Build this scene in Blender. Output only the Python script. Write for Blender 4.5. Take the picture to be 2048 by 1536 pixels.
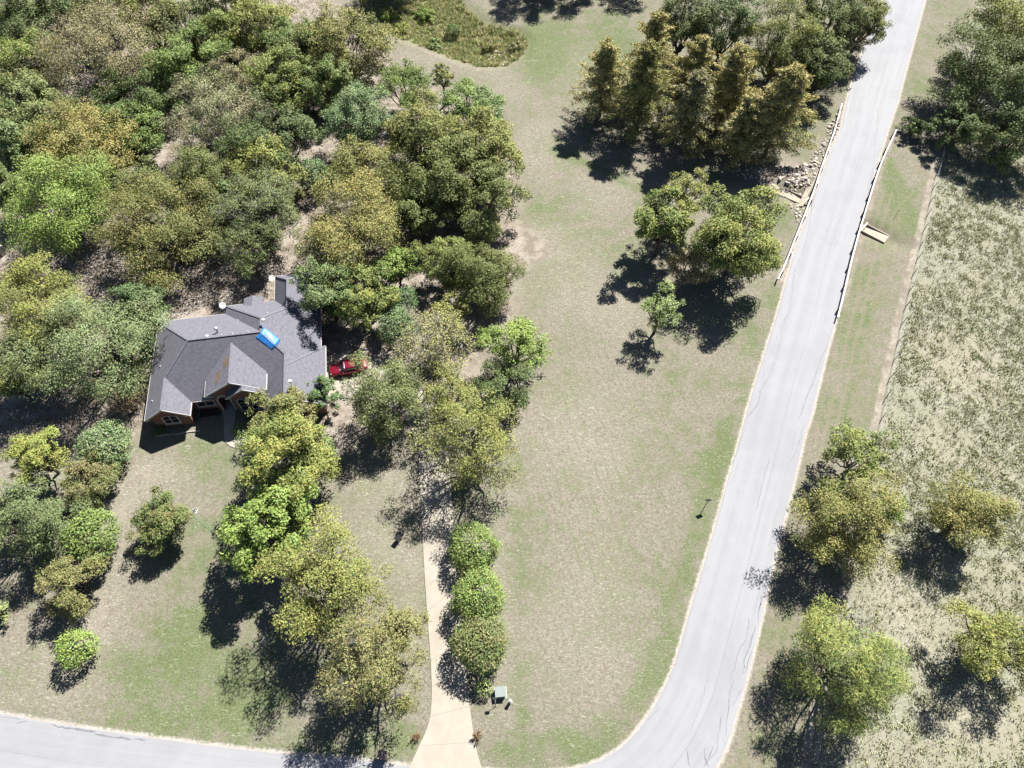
import bpy, bmesh, math, random
import numpy as np
from mathutils import Vector, Matrix
for o in list(bpy.data.objects): bpy.data.objects.remove(o)
S = bpy.context.scene
COL = S.collection
# ------------------------------------------------------------------ camera, sky, sun, exposure
CAM_H, TILT, FPX = 74.0, math.radians(32), 1422.0      # drone height (m), tilt from straight down
cd = bpy.data.cameras.new('camera'); cam = bpy.data.objects.new('camera', cd); COL.objects.link(cam)
cam.location = (0, 0, CAM_H); cam.rotation_euler = (TILT, 0, 0)
cd.sensor_width = 36; cd.lens = FPX / 2048 * 36; cd.clip_start = 1; cd.clip_end = 8000
S.camera = cam
SUN_EL, SUN_AZ = math.radians(50), math.radians(34)     # azimuth from +Y towards +X
W = bpy.data.worlds.new('World'); S.world = W; W.use_nodes = True
wn = W.node_tree.nodes; wl = W.node_tree.links
sky = wn.new('ShaderNodeTexSky'); sky.sky_type = 'NISHITA'; sky.sun_disc = False
sky.altitude = 250; sky.air_density = .62; sky.dust_density = .35
sky.sun_elevation = SUN_EL; sky.sun_rotation = SUN_AZ
wn['Background'].inputs['Strength'].default_value = 0.05
wl.new(sky.outputs[0], wn['Background'].inputs['Color'])
sl = bpy.data.lights.new('sun', 'SUN'); sun = bpy.data.objects.new('sun', sl); COL.objects.link(sun)
sl.energy = 5.0; sl.angle = math.radians(0.53); sl.color = (1.0, 0.972, 0.93)
sd = Vector((math.sin(SUN_AZ) * math.cos(SUN_EL), math.cos(SUN_AZ) * math.cos(SUN_EL), math.sin(SUN_EL)))
sun.rotation_euler = sd.to_track_quat('Z', 'Y').to_euler(); sun.location = (40, 60, 90)
S.render.engine = 'CYCLES'
S.cycles.max_bounces = 4; S.cycles.diffuse_bounces = 1; S.cycles.transmission_bounces = 2; S.cycles.glossy_bounces = 2
S.view_settings.view_transform = 'Standard'; S.view_settings.look = 'None'
S.view_settings.gamma = 1.0; S.view_settings.use_curve_mapping = False
S.view_settings.exposure = 1.25

# ------------------------------------------------------------------ survey helpers
CT, ST = math.cos(TILT), math.sin(TILT)
def P(u, v, z=0.0):
    """Survey point of the place (metres) whose height is z."""
    a = (u - 1024) / FPX; b = (v - 768) / FPX
    dx, dy, dz = a, ST - b * CT, -CT - b * ST
    s = (z - CAM_H) / dz
    return Vector((s * dx, s * dy, z))
def PX(u, v, z=0.0):
    """metres per survey unit at that spot"""
    return (P(u + 10, v, z) - P(u, v, z)).length / 10
def poly(pts, z=0.0): return np.array([P(u, v, z)[:2] for u, v in pts])
def crop(o, s, pts): return [(o[0] + x / s, o[1] + y / s) for x, y in pts]

def seg_dist(X, Y, pl):
    """distance of points to polyline, and parameter (arclength) of nearest point"""
    best = np.full(X.shape, 1e9); arc = np.zeros(X.shape); acc = 0.0
    for a, b in zip(pl[:-1], pl[1:]):
        d = b - a; L2 = d @ d; L = math.sqrt(L2)
        t = np.clip(((X - a[0]) * d[0] + (Y - a[1]) * d[1]) / max(L2, 1e-9), 0, 1)
        q = np.hypot(X - a[0] - t * d[0], Y - a[1] - t * d[1])
        m = q < best; best[m] = q[m]; arc[m] = acc + t[m] * L; acc += L
    return best, arc
def inside(X, Y, pg):
    r = np.zeros(X.shape, bool); n = len(pg)
    for i in range(n):
        x0, y0 = pg[i]; x1, y1 = pg[(i + 1) % n]
        c = ((y0 > Y) != (y1 > Y)) & (X < (x1 - x0) * (Y - y0) / ((y1 - y0) if y1 != y0 else 1e-9) + x0)
        r ^= c
    return r
def soft_poly(X, Y, pg, w):
    d, _ = seg_dist(X, Y, np.vstack([pg, pg[:1]]))
    s = np.where(inside(X, Y, pg), d, -d)
    return np.clip(s / w * 0.5 + 0.5, 0, 1)
def resample(pl, step):
    pl = np.asarray(pl, float); d = np.hypot(*np.diff(pl, axis=0).T); a = np.r_[0, np.cumsum(d)]
    n = max(2, int(a[-1] / step) + 1); t = np.linspace(0, a[-1], n)
    return np.c_[np.interp(t, a, pl[:, 0]), np.interp(t, a, pl[:, 1])]
def smooth(pl, it=2):
    pl = np.asarray(pl, float)
    for _ in range(it):
        q = [pl[0]]
        for a, b in zip(pl[:-1], pl[1:]): q += [a * .75 + b * .25, a * .25 + b * .75]
        q.append(pl[-1]); pl = np.array(q)
    return pl

# ------------------------------------------------------------------ object helpers
def mesh(name, verts, faces, mat=None, parent=None, smooth_=False, loc=None):
    me = bpy.data.meshes.new(name); me.from_pydata([tuple(v) for v in verts], [], [tuple(f) for f in faces]); me.update()
    if mat: me.materials.append(mat)
    if smooth_: me.polygons.foreach_set('use_smooth', [True] * len(me.polygons))
    o = bpy.data.objects.new(name, me); COL.objects.link(o)
    if parent: o.parent = parent
    if loc is not None: o.location = loc
    return o
def bmobj(name, bm, mat=None, parent=None, smooth_=False):
    bmesh.ops.recalc_face_normals(bm, faces=bm.faces[:])
    me = bpy.data.meshes.new(name); bm.to_mesh(me); bm.free()
    if mat: me.materials.append(mat)
    if smooth_: me.polygons.foreach_set('use_smooth', [True] * len(me.polygons))
    o = bpy.data.objects.new(name, me); COL.objects.link(o)
    if parent: o.parent = parent
    return o
def empty(name, loc=(0, 0, 0), rz=0.0):
    o = bpy.data.objects.new(name, None); COL.objects.link(o); o.location = loc; o.rotation_euler = (0, 0, rz)
    o.empty_display_size = .3; return o
def tag(o, label, cat, group=None):
    o['label'] = label; o['category'] = cat
    if group: o['group'] = group
    return o
def struct(o): o['kind'] = 'structure'; return o
def stuff(o, label=None, cat=None):
    o['kind'] = 'stuff'
    if label: o['label'] = label
    if cat: o['category'] = cat
    return o
def box(bm, x0, x1, y0, y1, z0, z1, M=None, bev=0.0):
    r = bmesh.ops.create_cube(bm, size=1)
    T = Matrix.Translation(((x0 + x1) / 2, (y0 + y1) / 2, (z0 + z1) / 2)) @ Matrix.Diagonal((x1 - x0, y1 - y0, z1 - z0, 1))
    bmesh.ops.transform(bm, matrix=(M @ T if M else T), verts=r['verts'])
    if bev:
        es = list({e for v in r['verts'] for e in v.link_edges})
        bmesh.ops.bevel(bm, geom=es, offset=bev, segments=2, affect='EDGES')
def boxobj(name, x0, x1, y0, y1, z0, z1, mat, parent=None, bev=0.0, M=None):
    bm = bmesh.new(); box(bm, x0, x1, y0, y1, z0, z1, M, bev); return bmobj(name, bm, mat, parent)
def tube(bm, pts, rad, n=8, cap=True):
    """tube through pts with radius list"""
    pts = [Vector(p) for p in pts]
    if not hasattr(rad, '__len__'): rad = [rad] * len(pts)
    rings = []
    for i, p in enumerate(pts):
        d = (pts[min(i + 1, len(pts) - 1)] - pts[max(i - 1, 0)]).normalized()
        a = d.cross(Vector((0, 0, 1)) if abs(d.z) < .9 else Vector((1, 0, 0))).normalized(); b = d.cross(a)
        rings.append([bm.verts.new(p + (a * math.cos(t) + b * math.sin(t)) * rad[i]) for t in [2 * math.pi * k / n for k in range(n)]])
    for r0, r1 in zip(rings[:-1], rings[1:]):
        for k in range(n): bm.faces.new((r0[k], r0[(k + 1) % n], r1[(k + 1) % n], r1[k]))
    if cap: bm.faces.new(rings[0][::-1]); bm.faces.new(rings[-1])
def tubeobj(name, pts, rad, mat, parent=None, n=8, smooth_=True):
    bm = bmesh.new(); tube(bm, pts, rad, n); return bmobj(name, bm, mat, parent, smooth_)
def lathe(bm, prof, n=16, M=None):
    rings = []
    for r, z in prof:
        ring = []
        for k in range(n):
            t = 2 * math.pi * k / n; v = Vector((r * math.cos(t), r * math.sin(t), z))
            ring.append(bm.verts.new(M @ v if M else v))
        rings.append(ring)
    for a, b in zip(rings[:-1], rings[1:]):
        for k in range(n): bm.faces.new((a[k], a[(k + 1) % n], b[(k + 1) % n], b[k]))
    bm.faces.new(rings[0][::-1]); bm.faces.new(rings[-1])

# ------------------------------------------------------------------ materials
ALB = .68      # measured colours -> albedo
def setbase(nt, bs, c, k=None):
    nt.links.new(mix(nt, 1.0, c, ((k or ALB),) * 3, 'MULTIPLY'), bs.inputs['Base Color'])
def new_mat(name):
    m = bpy.data.materials.new(name); m.use_nodes = True
    nt = m.node_tree; return m, nt, nt.nodes, nt.links, nt.nodes['Principled BSDF']
def N(nodes, t, **kw):
    n = nodes.new(t)
    for k, v in kw.items(): setattr(n, k, v)
    return n
def noise(nt, scale, detail=4, rough=.55, co=None, dist=0.0, vec=None):
    n = nt.nodes.new('ShaderNodeTexNoise'); n.inputs['Scale'].default_value = scale; n.inputs['Detail'].default_value = detail
    n.inputs['Roughness'].default_value = rough; n.inputs['Distortion'].default_value = dist
    if co is not None: nt.links.new(co, n.inputs['Vector'])
    return n.outputs['Fac']
def ramp(nt, fac, a, b, lo=0.0, hi=1.0):
    n = nt.nodes.new('ShaderNodeMapRange'); n.inputs['From Min'].default_value = a; n.inputs['From Max'].default_value = b
    n.inputs['To Min'].default_value = lo; n.inputs['To Max'].default_value = hi; n.interpolation_type = 'SMOOTHSTEP'
    nt.links.new(fac, n.inputs['Value']); return n.outputs['Result']
def mth(nt, op, a, b=None, clamp=False):
    n = nt.nodes.new('ShaderNodeMath'); n.operation = op; n.use_clamp = clamp
    for i, x in enumerate((a, b)):
        if x is None: continue
        if isinstance(x, (int, float)): n.inputs[i].default_value = x
        else: nt.links.new(x, n.inputs[i])
    return n.outputs[0]
def mix(nt, fac, a, b, mode='MIX'):
    n = nt.nodes.new('ShaderNodeMix'); n.data_type = 'RGBA'; n.blend_type = mode
    for s, x in ((0, fac), (6, a), (7, b)):
        if isinstance(x, (int, float)): n.inputs[s].default_value = x
        elif isinstance(x, tuple): n.inputs[s].default_value = (*x, 1) if len(x) == 3 else x
        else: nt.links.new(x, n.inputs[s])
    return n.outputs[2]
def objco(nt):
    return nt.nodes.new('ShaderNodeTexCoord').outputs['Object']
def bump(nt, bsdf, h, strength, dist):
    b = nt.nodes.new('ShaderNodeBump'); b.inputs['Strength'].default_value = strength; b.inputs['Distance'].default_value = dist
    nt.links.new(h, b.inputs['Height']); nt.links.new(b.outputs[0], bsdf.inputs['Normal'])
def plain(name, c, rough=.7, metal=0.0, var=.25, scale=6.0, spec=None, bmp=0.0):
    m, nt, nd, lk, bs = new_mat(name)
    co = objco(nt); f = noise(nt, scale, 5, .6, co)
    setbase(nt, bs, mix(nt, ramp(nt, f, .25, .75), tuple(x * (1 - var) for x in c), tuple(min(1, x * (1 + var)) for x in c)))
    bs.inputs['Roughness'].default_value = rough; bs.inputs['Metallic'].default_value = metal
    if spec is not None: bs.inputs['Specular IOR Level'].default_value = spec
    if bmp: bump(nt, bs, f, bmp, .02)
    return m
MAT = {}
MAT['concrete'] = plain('concrete', (.58, .54, .47), .9, var=.16, scale=1.7, bmp=.1)
MAT['tan_concrete'] = plain('tan_concrete', (.50, .435, .345), .9, var=.16, scale=1.3, bmp=.1)
MAT['sand'] = plain('sand', (.62, .53, .40), .95, var=.15, scale=2)
MAT['white'] = plain('white_paint', (.72, .72, .70), .5, var=.06)
MAT['trim'] = plain('white_trim', (.62, .60, .57), .55, var=.08)
MAT['galv'] = plain('galvanised_steel', (.85, .86, .88), .5, .1, var=.12, scale=2)
MAT['wood_post'] = plain('weathered_post', (.10, .085, .07), .9, var=.3)
MAT['rust'] = plain('rusty_steel', (.075, .05, .04), .85, .1, var=.35)
MAT['dark_metal'] = plain('dark_metal', (.03, .03, .032), .5, .3)
MAT['black_plastic'] = plain('black_plastic', (.018, .018, .02), .35, var=.2)
MAT['grey_plastic'] = plain('grey_plastic', (.12, .12, .125), .5, var=.2)
MAT['rubber'] = plain('rubber', (.02, .02, .02), .85)
MAT['glass'] = plain('window_glass', (.015, .02, .024), .06, 0, var=.1, spec=.8)
MAT['car_red'] = plain('car_red', (.27, .012, .035), .28, .1, var=.06, scale=1, spec=.6)
MAT['pale_box'] = plain('pale_grey_green_paint', (.36, .40, .375), .5, var=.08)
MAT['sign_back'] = plain('sign_aluminium', (.30, .34, .42), .45, .5, var=.08)
MAT['sign_yellow'] = plain('sign_yellow', (.75, .45, .02), .5, var=.05)
MAT['hose'] = plain('hose_green', (.13, .38, .17), .5, var=.1)
MAT['teal'] = plain('teal_plastic', (.02, .20, .20), .5, var=.15)
MAT['terracotta'] = plain('pot_stone', (.30, .29, .27), .8, var=.2)
MAT['soil'] = plain('bed_soil', (.07, .05, .038), .95, var=.4, scale=9, bmp=.4)
MAT['timber'] = plain('cedar_timber', (.15, .075, .045), .85, var=.4, scale=3)
MAT['chrome'] = plain('wheel_alloy', (.45, .45, .46), .35, .8, var=.05)
MAT['lamp'] = plain('lamp_lens', (.55, .55, .52), .15, var=.05)
MAT['tail'] = plain('tail_lens', (.3, .01, .01), .2, var=.05)
def stone_mat():
    m, nt, nd, lk, bs = new_mat('riprap_limestone')
    oi = nd.new('ShaderNodeObjectInfo'); co = objco(nt)
    f = noise(nt, 5, 5, .6, co)
    a = mix(nt, oi.outputs['Random'], (.42, .38, .34), (.90, .83, .74))
    a = mix(nt, ramp(nt, f, .4, .7), a, (.52, .40, .30))
    setbase(nt, bs, a); bs.inputs['Roughness'].default_value = .92; bump(nt, bs, f, .3, .03); return m
MAT['stone'] = stone_mat()
def brick_mat():
    m, nt, nd, lk, bs = new_mat('red_brick')
    b = nd.new('ShaderNodeTexBrick'); g = nd.new('ShaderNodeNewGeometry'); co = objco(nt)
    sx = nd.new('ShaderNodeSeparateXYZ'); lk.new(co, sx.inputs[0]); cx = nd.new('ShaderNodeCombineXYZ')
    lk.new(mth(nt, 'ADD', sx.outputs[0], sx.outputs[1]), cx.inputs[0]); lk.new(sx.outputs[2], cx.inputs[1]); lk.new(cx.outputs[0], b.inputs['Vector'])
    b.inputs['Scale'].default_value = 1; b.inputs['Brick Width'].default_value = .22; b.inputs['Row Height'].default_value = .075; b.inputs['Mortar Size'].default_value = .006
    b.inputs['Color1'].default_value = (.20, .085, .05, 1); b.inputs['Color2'].default_value = (.13, .055, .036, 1); b.inputs['Mortar'].default_value = (.26, .22, .18, 1)
    f = noise(nt, 1.3, 4, .6, co)
    lk.new(mix(nt, ramp(nt, f, .3, .7), b.outputs['Color'], (.16, .075, .05)), bs.inputs['Base Color']); bs.inputs['Roughness'].default_value = .9
    bump(nt, bs, b.outputs['Fac'], -.4, .01); return m
MAT['brick'] = brick_mat()
def shingle_mat():
    m, nt, nd, lk, bs = new_mat('asphalt_shingle')
    uv = nd.new('ShaderNodeUVMap'); uv.uv_map = 'UVMap'
    b = nd.new('ShaderNodeTexBrick'); lk.new(uv.outputs[0], b.inputs['Vector'])
    b.inputs['Scale'].default_value = 1; b.inputs['Brick Width'].default_value = .34; b.inputs['Row Height'].default_value = .15
    b.inputs['Mortar Size'].default_value = .008; b.inputs['Bias'].default_value = -.1
    b.inputs['Color1'].default_value = (.102, .101, .116, 1); b.inputs['Color2'].default_value = (.160, .158, .178, 1); b.inputs['Mortar'].default_value = (.055, .055, .068, 1)
    mp = nd.new('ShaderNodeMapping'); lk.new(uv.outputs[0], mp.inputs[0]); mp.inputs['Scale'].default_value = (.5, .16, 1)
    f = noise(nt, 1.5, 5, .65, mp.outputs[0]); mp2 = nd.new('ShaderNodeMapping'); lk.new(uv.outputs[0], mp2.inputs[0]); mp2.inputs['Scale'].default_value = (2.2, 5.5, 1)
    g = noise(nt, 1.0, 2, .5, mp2.outputs[0])
    c = mix(nt, ramp(nt, f, .3, .75), b.outputs['Color'], (.122, .119, .140))
    c = mix(nt, ramp(nt, g, .38, .66, 0, .55), c, (.172, .170, .202))
    lk.new(c, bs.inputs['Base Color']); bs.inputs['Roughness'].default_value = .93
    bump(nt, bs, b.outputs['Fac'], -.5, .012); return m
MAT['shingle'] = shingle_mat()
MAT['cap'] = plain('ridge_cap_shingle', (.215, .212, .24), .93, var=.2, scale=4)
MAT['underlay'] = plain('bare_underlay', (.24, .165, .105), .95, var=.35, scale=3)
def tarp_mat():
    m, nt, nd, lk, bs = new_mat('blue_tarp'); co = objco(nt); f = noise(nt, 3.5, 4, .6, co)
    lk.new(mix(nt, ramp(nt, f, .3, .7), (.01, .13, .42), (.015, .19, .5)), bs.inputs['Base Color'])
    bs.inputs['Roughness'].default_value = .46; bs.inputs['Specular IOR Level'].default_value = 1.0; bump(nt, bs, f, .15, .04); return m
MAT['tarp'] = tarp_mat()
def bark_mat(name, a, b):
    m, nt, nd, lk, bs = new_mat(name); co = objco(nt); mp = nd.new('ShaderNodeMapping'); lk.new(co, mp.inputs[0]); mp.inputs['Scale'].default_value = (1, 1, .3)
    f = noise(nt, 9, 4, .6, mp.outputs[0]); lk.new(mix(nt, ramp(nt, f, .3, .7), a, b), bs.inputs['Base Color']); bs.inputs['Roughness'].default_value = .95; return m
MAT['bark'] = bark_mat('bark_brown', (.045, .035, .028), (.10, .082, .068))
MAT['bark_grey'] = bark_mat('bark_grey', (.13, .115, .10), (.26, .24, .215))
MAT['bark_pale'] = bark_mat('bark_pale', (.26, .235, .22), (.44, .41, .39))
def leaf_mat():
    m, nt, nd, lk, bs = new_mat('foliage')
    at = nd.new('ShaderNodeAttribute'); at.attribute_name = 'leafcol'
    lk.new(at.outputs['Color'], bs.inputs['Base Color']); bs.inputs['Roughness'].default_value = .62; bs.inputs['Specular IOR Level'].default_value = .28
    tr = nd.new('ShaderNodeBsdfTranslucent'); lk.new(mix(nt, 1.0, at.outputs['Color'], (1.1, 1.25, .5), 'MULTIPLY'), tr.inputs['Color'])
    ms = nd.new('ShaderNodeMixShader'); ms.inputs[0].default_value = .10
    lk.new(bs.outputs[0], ms.inputs[1]); lk.new(tr.outputs[0], ms.inputs[2]); lk.new(ms.outputs[0], nd['Material Output'].inputs['Surface']); return m
MAT['leaf'] = leaf_mat()
# ------------------------------------------------------------------ layout lines (survey)
R_left = [(1704,164),(1692,212),(1683,258),(1664,294),(1647,345),(1631,388),(1619,425),(1592,495),(1574,559),(1553,638),(1522,730),(1492,832),
          (1488,850),(1465,933),(1452,975),(1433,1048),(1409,1128),(1382,1217),(1369,1266),(1348,1337),(1326,1383),(1294,1439),(1250,1493),(1190,1530),(1110,1546),(1040,1548),
          (962,1541),(890,1538),(820,1534),(730,1521),(620,1512),(522,1504),(400,1489),(268,1471),(171,1457),(85,1444),(0,1427),(-150,1405)]
R_right = [(1804,164),(1796,204),(1776,257),(1758,315),(1738,380),(1700,505),(1671,643),(1656,693),(1638,766),(1621,840),(1614,850),(1592,943),(1580,996),(1558,1077),
           (1540,1150),(1526,1223),(1519,1251),(1504,1312),(1494,1356),(1480,1400),(1460,1476),(1438,1527),(1400,1585),(1330,1650),(1240,1700),(1100,1735),(950,1735),(700,1690),(400,1640),(0,1590),(-150,1570)]
rl, rr = poly(R_left), poly(R_right)
def extend(pl, L0, L1):
    a = pl[0] + (pl[0] - pl[4]) / np.linalg.norm(pl[0] - pl[4]) * L0
    b = pl[-1] + (pl[-1] - pl[-4]) / np.linalg.norm(pl[-1] - pl[-4]) * L1
    return np.vstack([a, pl, b])
dirn = (rr[0] - rr[8]); dirn /= np.linalg.norm(dirn)
rl = np.vstack([rl[0] + dirn * 320, rl]); rr = np.vstack([rr[0] + dirn * 320, rr])
rl = np.vstack([rl, rl[-1] + np.array([-240, 12])]); rr = np.vstack([rr, rr[-1] + np.array([-240, 12])])
RL = smooth(rl, 2); RR = smooth(rr, 2)
road_pg = np.vstack([RL, RR[::-1]])
D_left = [(816,1540),(838,1492),(858,1450),(864,1400),(862,1330),(855,1240),(851,1180),(846,1100),(842,1000),(836,920),(824,860),(800,822),(760,803),(700,797),(655,793)]
D_right = [(966,1544),(950,1490),(938,1400),(930,1330),(922,1250),(916,1180),(911,1100),(904,1000),(898,920),(890,850),(872,790),(830,745),(770,718),(700,706),(652,712)]
dl, dr = smooth(poly(D_left), 2), smooth(poly(D_right), 2)
drive_pg = np.vstack([dl, dr[::-1]])
walk_px_l = crop((270,780), 4.379, [(768,100),(765,190),(780,260),(778,420),(800,470),(850,505),(920,512),(1000,500),(1060,500)])
walk_px_r = crop((270,780), 4.379, [(892,90),(888,200),(872,300),(868,350),(880,405),(905,425),(940,428),(1000,424),(1060,430)])
wl_, wr_ = smooth(poly(walk_px_l), 2), smooth(poly(walk_px_r), 2)
walk_pg = np.vstack([wl_, wr_[::-1]])
fence_px = [(1885,300),(1866,380),(1853,441),(1840,500),(1829,540),(1815,600),(1802,655),(1793,700),(1782,745),(1773,790),(1764,835),(1752,885),(1740,930),(1726,990),(1715,1050),(1708,1110),(1702,1170),(1692,1225),(1676,1290),(1655,1370),(1640,1440),(1625,1530)]
fence_pl = poly(fence_px)
ditch_l = poly([(1612,396),(1585,381),(1560,369),(1520,352),(1470,345),(1400,338),(1320,335),(1230,350),(1150,318)])
ditch_r = poly([(1722,450),(1745,460),(1775,476),(1815,490)])
creek_pg = poly([(690,-60),(740,40),(790,68),(850,90),(905,112),(960,130),(1010,128),(1045,108),(1055,80),(1040,62),(1000,50),(960,40),(930,10),(905,-60)])
garden_c = P(640, 690)

def gz(X, Y):
    """height of the ground"""
    X = np.atleast_1d(np.asarray(X, float)); Y = np.atleast_1d(np.asarray(Y, float))
    z = .05 * np.sin(X * .11 + 1.3) * np.sin(Y * .13) + .03 * np.sin(X * .31) * np.cos(Y * .27)
    d, a = seg_dist(X, Y, ditch_l)
    z -= np.clip(1.15 - a * .032, .15, 1.15) * np.exp(-(d / (1.7 + .05 * a)) ** 2)
    d, a = seg_dist(X, Y, ditch_r)
    z -= np.clip(.95 - a * .09, 0, 1) * np.exp(-(d / 1.5) ** 2)
    z -= .85 * soft_poly(X, Y, creek_pg, 1.6)
    # flatten under paving and the house
    d, _ = seg_dist(X, Y, RL); d2, _ = seg_dist(X, Y, RR)
    ins = inside(X, Y, road_pg)
    k = np.clip(np.minimum(d, d2) / 1.0, 0, 1); k[ins] = 0
    z = z * k - .02 * (1 - k)
    for pg in (drive_pg, walk_pg, HOUSE_PG):
        s = soft_poly(X, Y, pg, 2.0); s = np.clip(s * 2, 0, 1); z = z * (1 - s) - .02 * s
    return z
def g1(x, y): return float(gz([x], [y])[0])

HX, HY, HROT = -42.14, 39.89, math.radians(8.5)
def HW(x, y):
    c, s = math.cos(HROT), math.sin(HROT); return np.array([HX + x * c - y * s, HY + x * s + y * c])
HOUSE_PG = np.array([HW(0,-.5), HW(5,-.5), HW(5,.5), HW(13.5,.5), HW(13.5,-1.5), HW(21,-1.5), HW(21,8), HW(20.5,19.5), HW(14,19.5), HW(14,16), HW(8,16), HW(8,14), HW(0,14)])

# ------------------------------------------------------------------ ground sheet
def axis(lo, hi, step, far):
    c = np.arange(lo, hi + step / 2, step); out = []; s = step; x = hi
    while x < far: s *= 1.35; x += s; out.append(x)
    up = np.array(out); dn = lo - (up - hi); return np.r_[dn[::-1], c, up]
gx = axis(-104, 100, .5, 2600); gy = axis(-6, 132, .5, 2600)
GX, GY = np.meshgrid(gx, gy); fx, fy = GX.ravel(), GY.ravel()
fz = gz(fx, fy) - .03
nx, ny = len(gx), len(gy)
idx = np.arange(nx * ny).reshape(ny, nx)
quads = np.stack([idx[:-1, :-1], idx[:-1, 1:], idx[1:, 1:], idx[1:, :-1]], -1).reshape(-1, 4)
gm = bpy.data.meshes.new('ground'); gm.vertices.add(nx * ny); gm.vertices.foreach_set('co', np.stack([fx, fy, fz], 1).ravel())
gm.loops.add(quads.size); gm.loops.foreach_set('vertex_index', quads.ravel().astype(np.int32))
gm.polygons.add(len(quads)); gm.polygons.foreach_set('loop_start', np.arange(0, quads.size, 4, dtype=np.int32)); gm.update(); gm.validate()
gm.polygons.foreach_set('use_smooth', [True] * len(gm.polygons))
def g1(x, y):
    i = int(np.clip(np.searchsorted(gx, x) - 1, 0, nx - 2)); j = int(np.clip(np.searchsorted(gy, y) - 1, 0, ny - 2)); s = (x - gx[i]) / (gx[i+1] - gx[i]); t = (y - gy[j]) / (gy[j+1] - gy[j])
    q = fz; k = j * nx + i; return float((q[k] * (1-s) + q[k+1] * s) * (1-t) + (q[k+nx] * (1-s) + q[k+nx+1] * s) * t)
ground = bpy.data.objects.new('ground', gm); COL.objects.link(ground); struct(ground)

def blobs(lst):
    r = np.zeros(fx.shape)
    for (u, v, ru, rv, a) in lst:
        c = P(u, v); sx = ru * PX(u, v); sy = abs(P(u, v + rv / 2)[1] - P(u, v - rv / 2)[1])
        r += a * np.exp(-((fx - c[0]) / sx) ** 2 - ((fy - c[1]) / sy) ** 2)
    return r
def band(pts, w, a):
    d, _ = seg_dist(fx, fy, poly(pts)); return a * np.exp(-(d / w) ** 2)
green = blobs([(470,1180,60,80,.5),(500,1330,60,60,.6),(300,1330,80,50,.5),(1070,100,60,30,.6),(1230,110,60,50,.5),(1400,1060,14,60,.5),(345,1255,50,40,.9),(400,1330,120,60,.8),(420,1420,150,45,.85),(330,1450,150,25,.4),(600,1490,130,25,.6),(430,940,70,40,.45),(380,900,60,30,.4),(420,1130,35,90,.25),
    (560,1440,60,30,.4),(790,1470,50,50,.5),(1000,1500,30,40,.45),(1110,1500,100,30,.6),(1060,1340,40,60,.25),(1060,1060,45,60,.4),(1055,1170,30,60,.35),
    (1100,440,60,50,.35),(1080,410,40,40,.3),(1130,110,110,50,.5),(1075,70,60,40,.4),(1200,60,90,50,.45),(1090,140,60,25,.6),(1150,230,40,60,.4),(1210,560,70,60,.25),(1280,480,50,60,.25),
    (1800,410,28,80,1.0),(1775,330,22,50,.8),(1728,640,22,14,1.1),(1700,560,25,60,.35),(1545,455,40,35,.6),(1600,250,22,40,.4),(1580,280,25,30,.3),(1500,660,25,60,.5),(1545,600,15,40,.6),(1830,130,20,100,.4),
    (730,960,60,40,.3),(700,1080,40,30,.25),(650,30,60,20,-.2),(1180,420,60,40,.3),(1100,500,60,30,.2),(1280,900,60,60,.1),(1180,760,60,40,.15),(40,1340,60,40,.15)])
green += band([(1110,300),(1150,316),(1190,332),(1270,372),(1330,400)], .9, .9)
green += band([(1450,850),(1410,1000),(1372,1140),(1330,1290),(1290,1380),(1230,1450),(1150,1500)], 1.6, .75)
green += band([(1548,610),(1500,740),(1460,860),(1400,1060)], .7, .25)
green += band([(1044,1430),(1046,1520)], .5, .6)
d_rr, _ = seg_dist(fx, fy, RR); d_rl, _ = seg_dist(fx, fy, RL); ins_road = inside(fx, fy, road_pg)
right_verge = (np.exp(-((d_rr - 3.0) / 2.4) ** 2)) * (fy < 80)
green += .28 * right_verge
woods = poly([(-120,-300),(560,-300),(690,20),(770,95),(790,150),(900,180),(985,240),(1040,330),(1040,440),(1095,500),(1030,560),(1040,640),(960,720),(1010,780),(1000,830),(900,830),(830,850),(760,880),(700,900),(640,900),(560,880),(480,810),(330,800),(300,860),(250,900),(150,880),(60,860),(-120,860)])
dirt = .9 * soft_poly(fx, fy, woods, 3.5)
dirt += blobs([(1050,490,35,30,.2),(225,1060,30,70,.25),(790,1060,40,50,.12),(1370,540,60,60,.6),(1410,410,30,25,.6),(1350,270,90,70,.7),(1600,340,40,40,.5),(1540,345,50,20,.8),(1010,1190,25,150,.3)])
dirt += band([(1000,55),(1045,75),(1052,100),(1020,128)], 1.0, .5) + band([(720,60),(800,80),(900,120),(980,140)], 1.2, .45)
fd, _ = seg_dist(fx, fy, fence_pl + np.array([-.55, 0])); dirt += 1.0 * np.exp(-(fd / .62) ** 2)
dirt += band([(1560,560),(1600,470),(1622,418)], .9, .8) + band([(1640,350),(1665,290),(1690,215)], 1.0, .7) + band([(1690,590),(1725,470),(1765,330),(1790,260)], .7, .6)
pale = blobs([(225,1040,40,90,.9),(200,1230,40,80,.7),(300,960,60,50,.6),(100,1330,90,80,.5),(780,1080,70,70,.7),(820,1230,30,120,.5),(760,950,60,50,.6),(60,960,80,60,.6),(1060,480,60,40,.8),(1010,560,30,60,.6),(990,1180,25,140,.6),(1150,850,120,90,.65),(1210,1100,60,120,.4),(1150,560,90,80,.5),(1080,290,60,60,.55),(1190,400,60,40,.35),(1130,1250,100,120,.35),(1250,620,60,60,.4),(1000,170,80,40,.4),(620,30,80,40,.5),(840,120,80,25,.4),
    (330,950,80,25,.35),(1200,930,60,60,.35),(60,1400,60,40,.3),(1230,1330,60,80,.3),(1000,1380,40,40,.2),(1170,130,60,40,.3),(1020,620,40,60,.3)])
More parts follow.
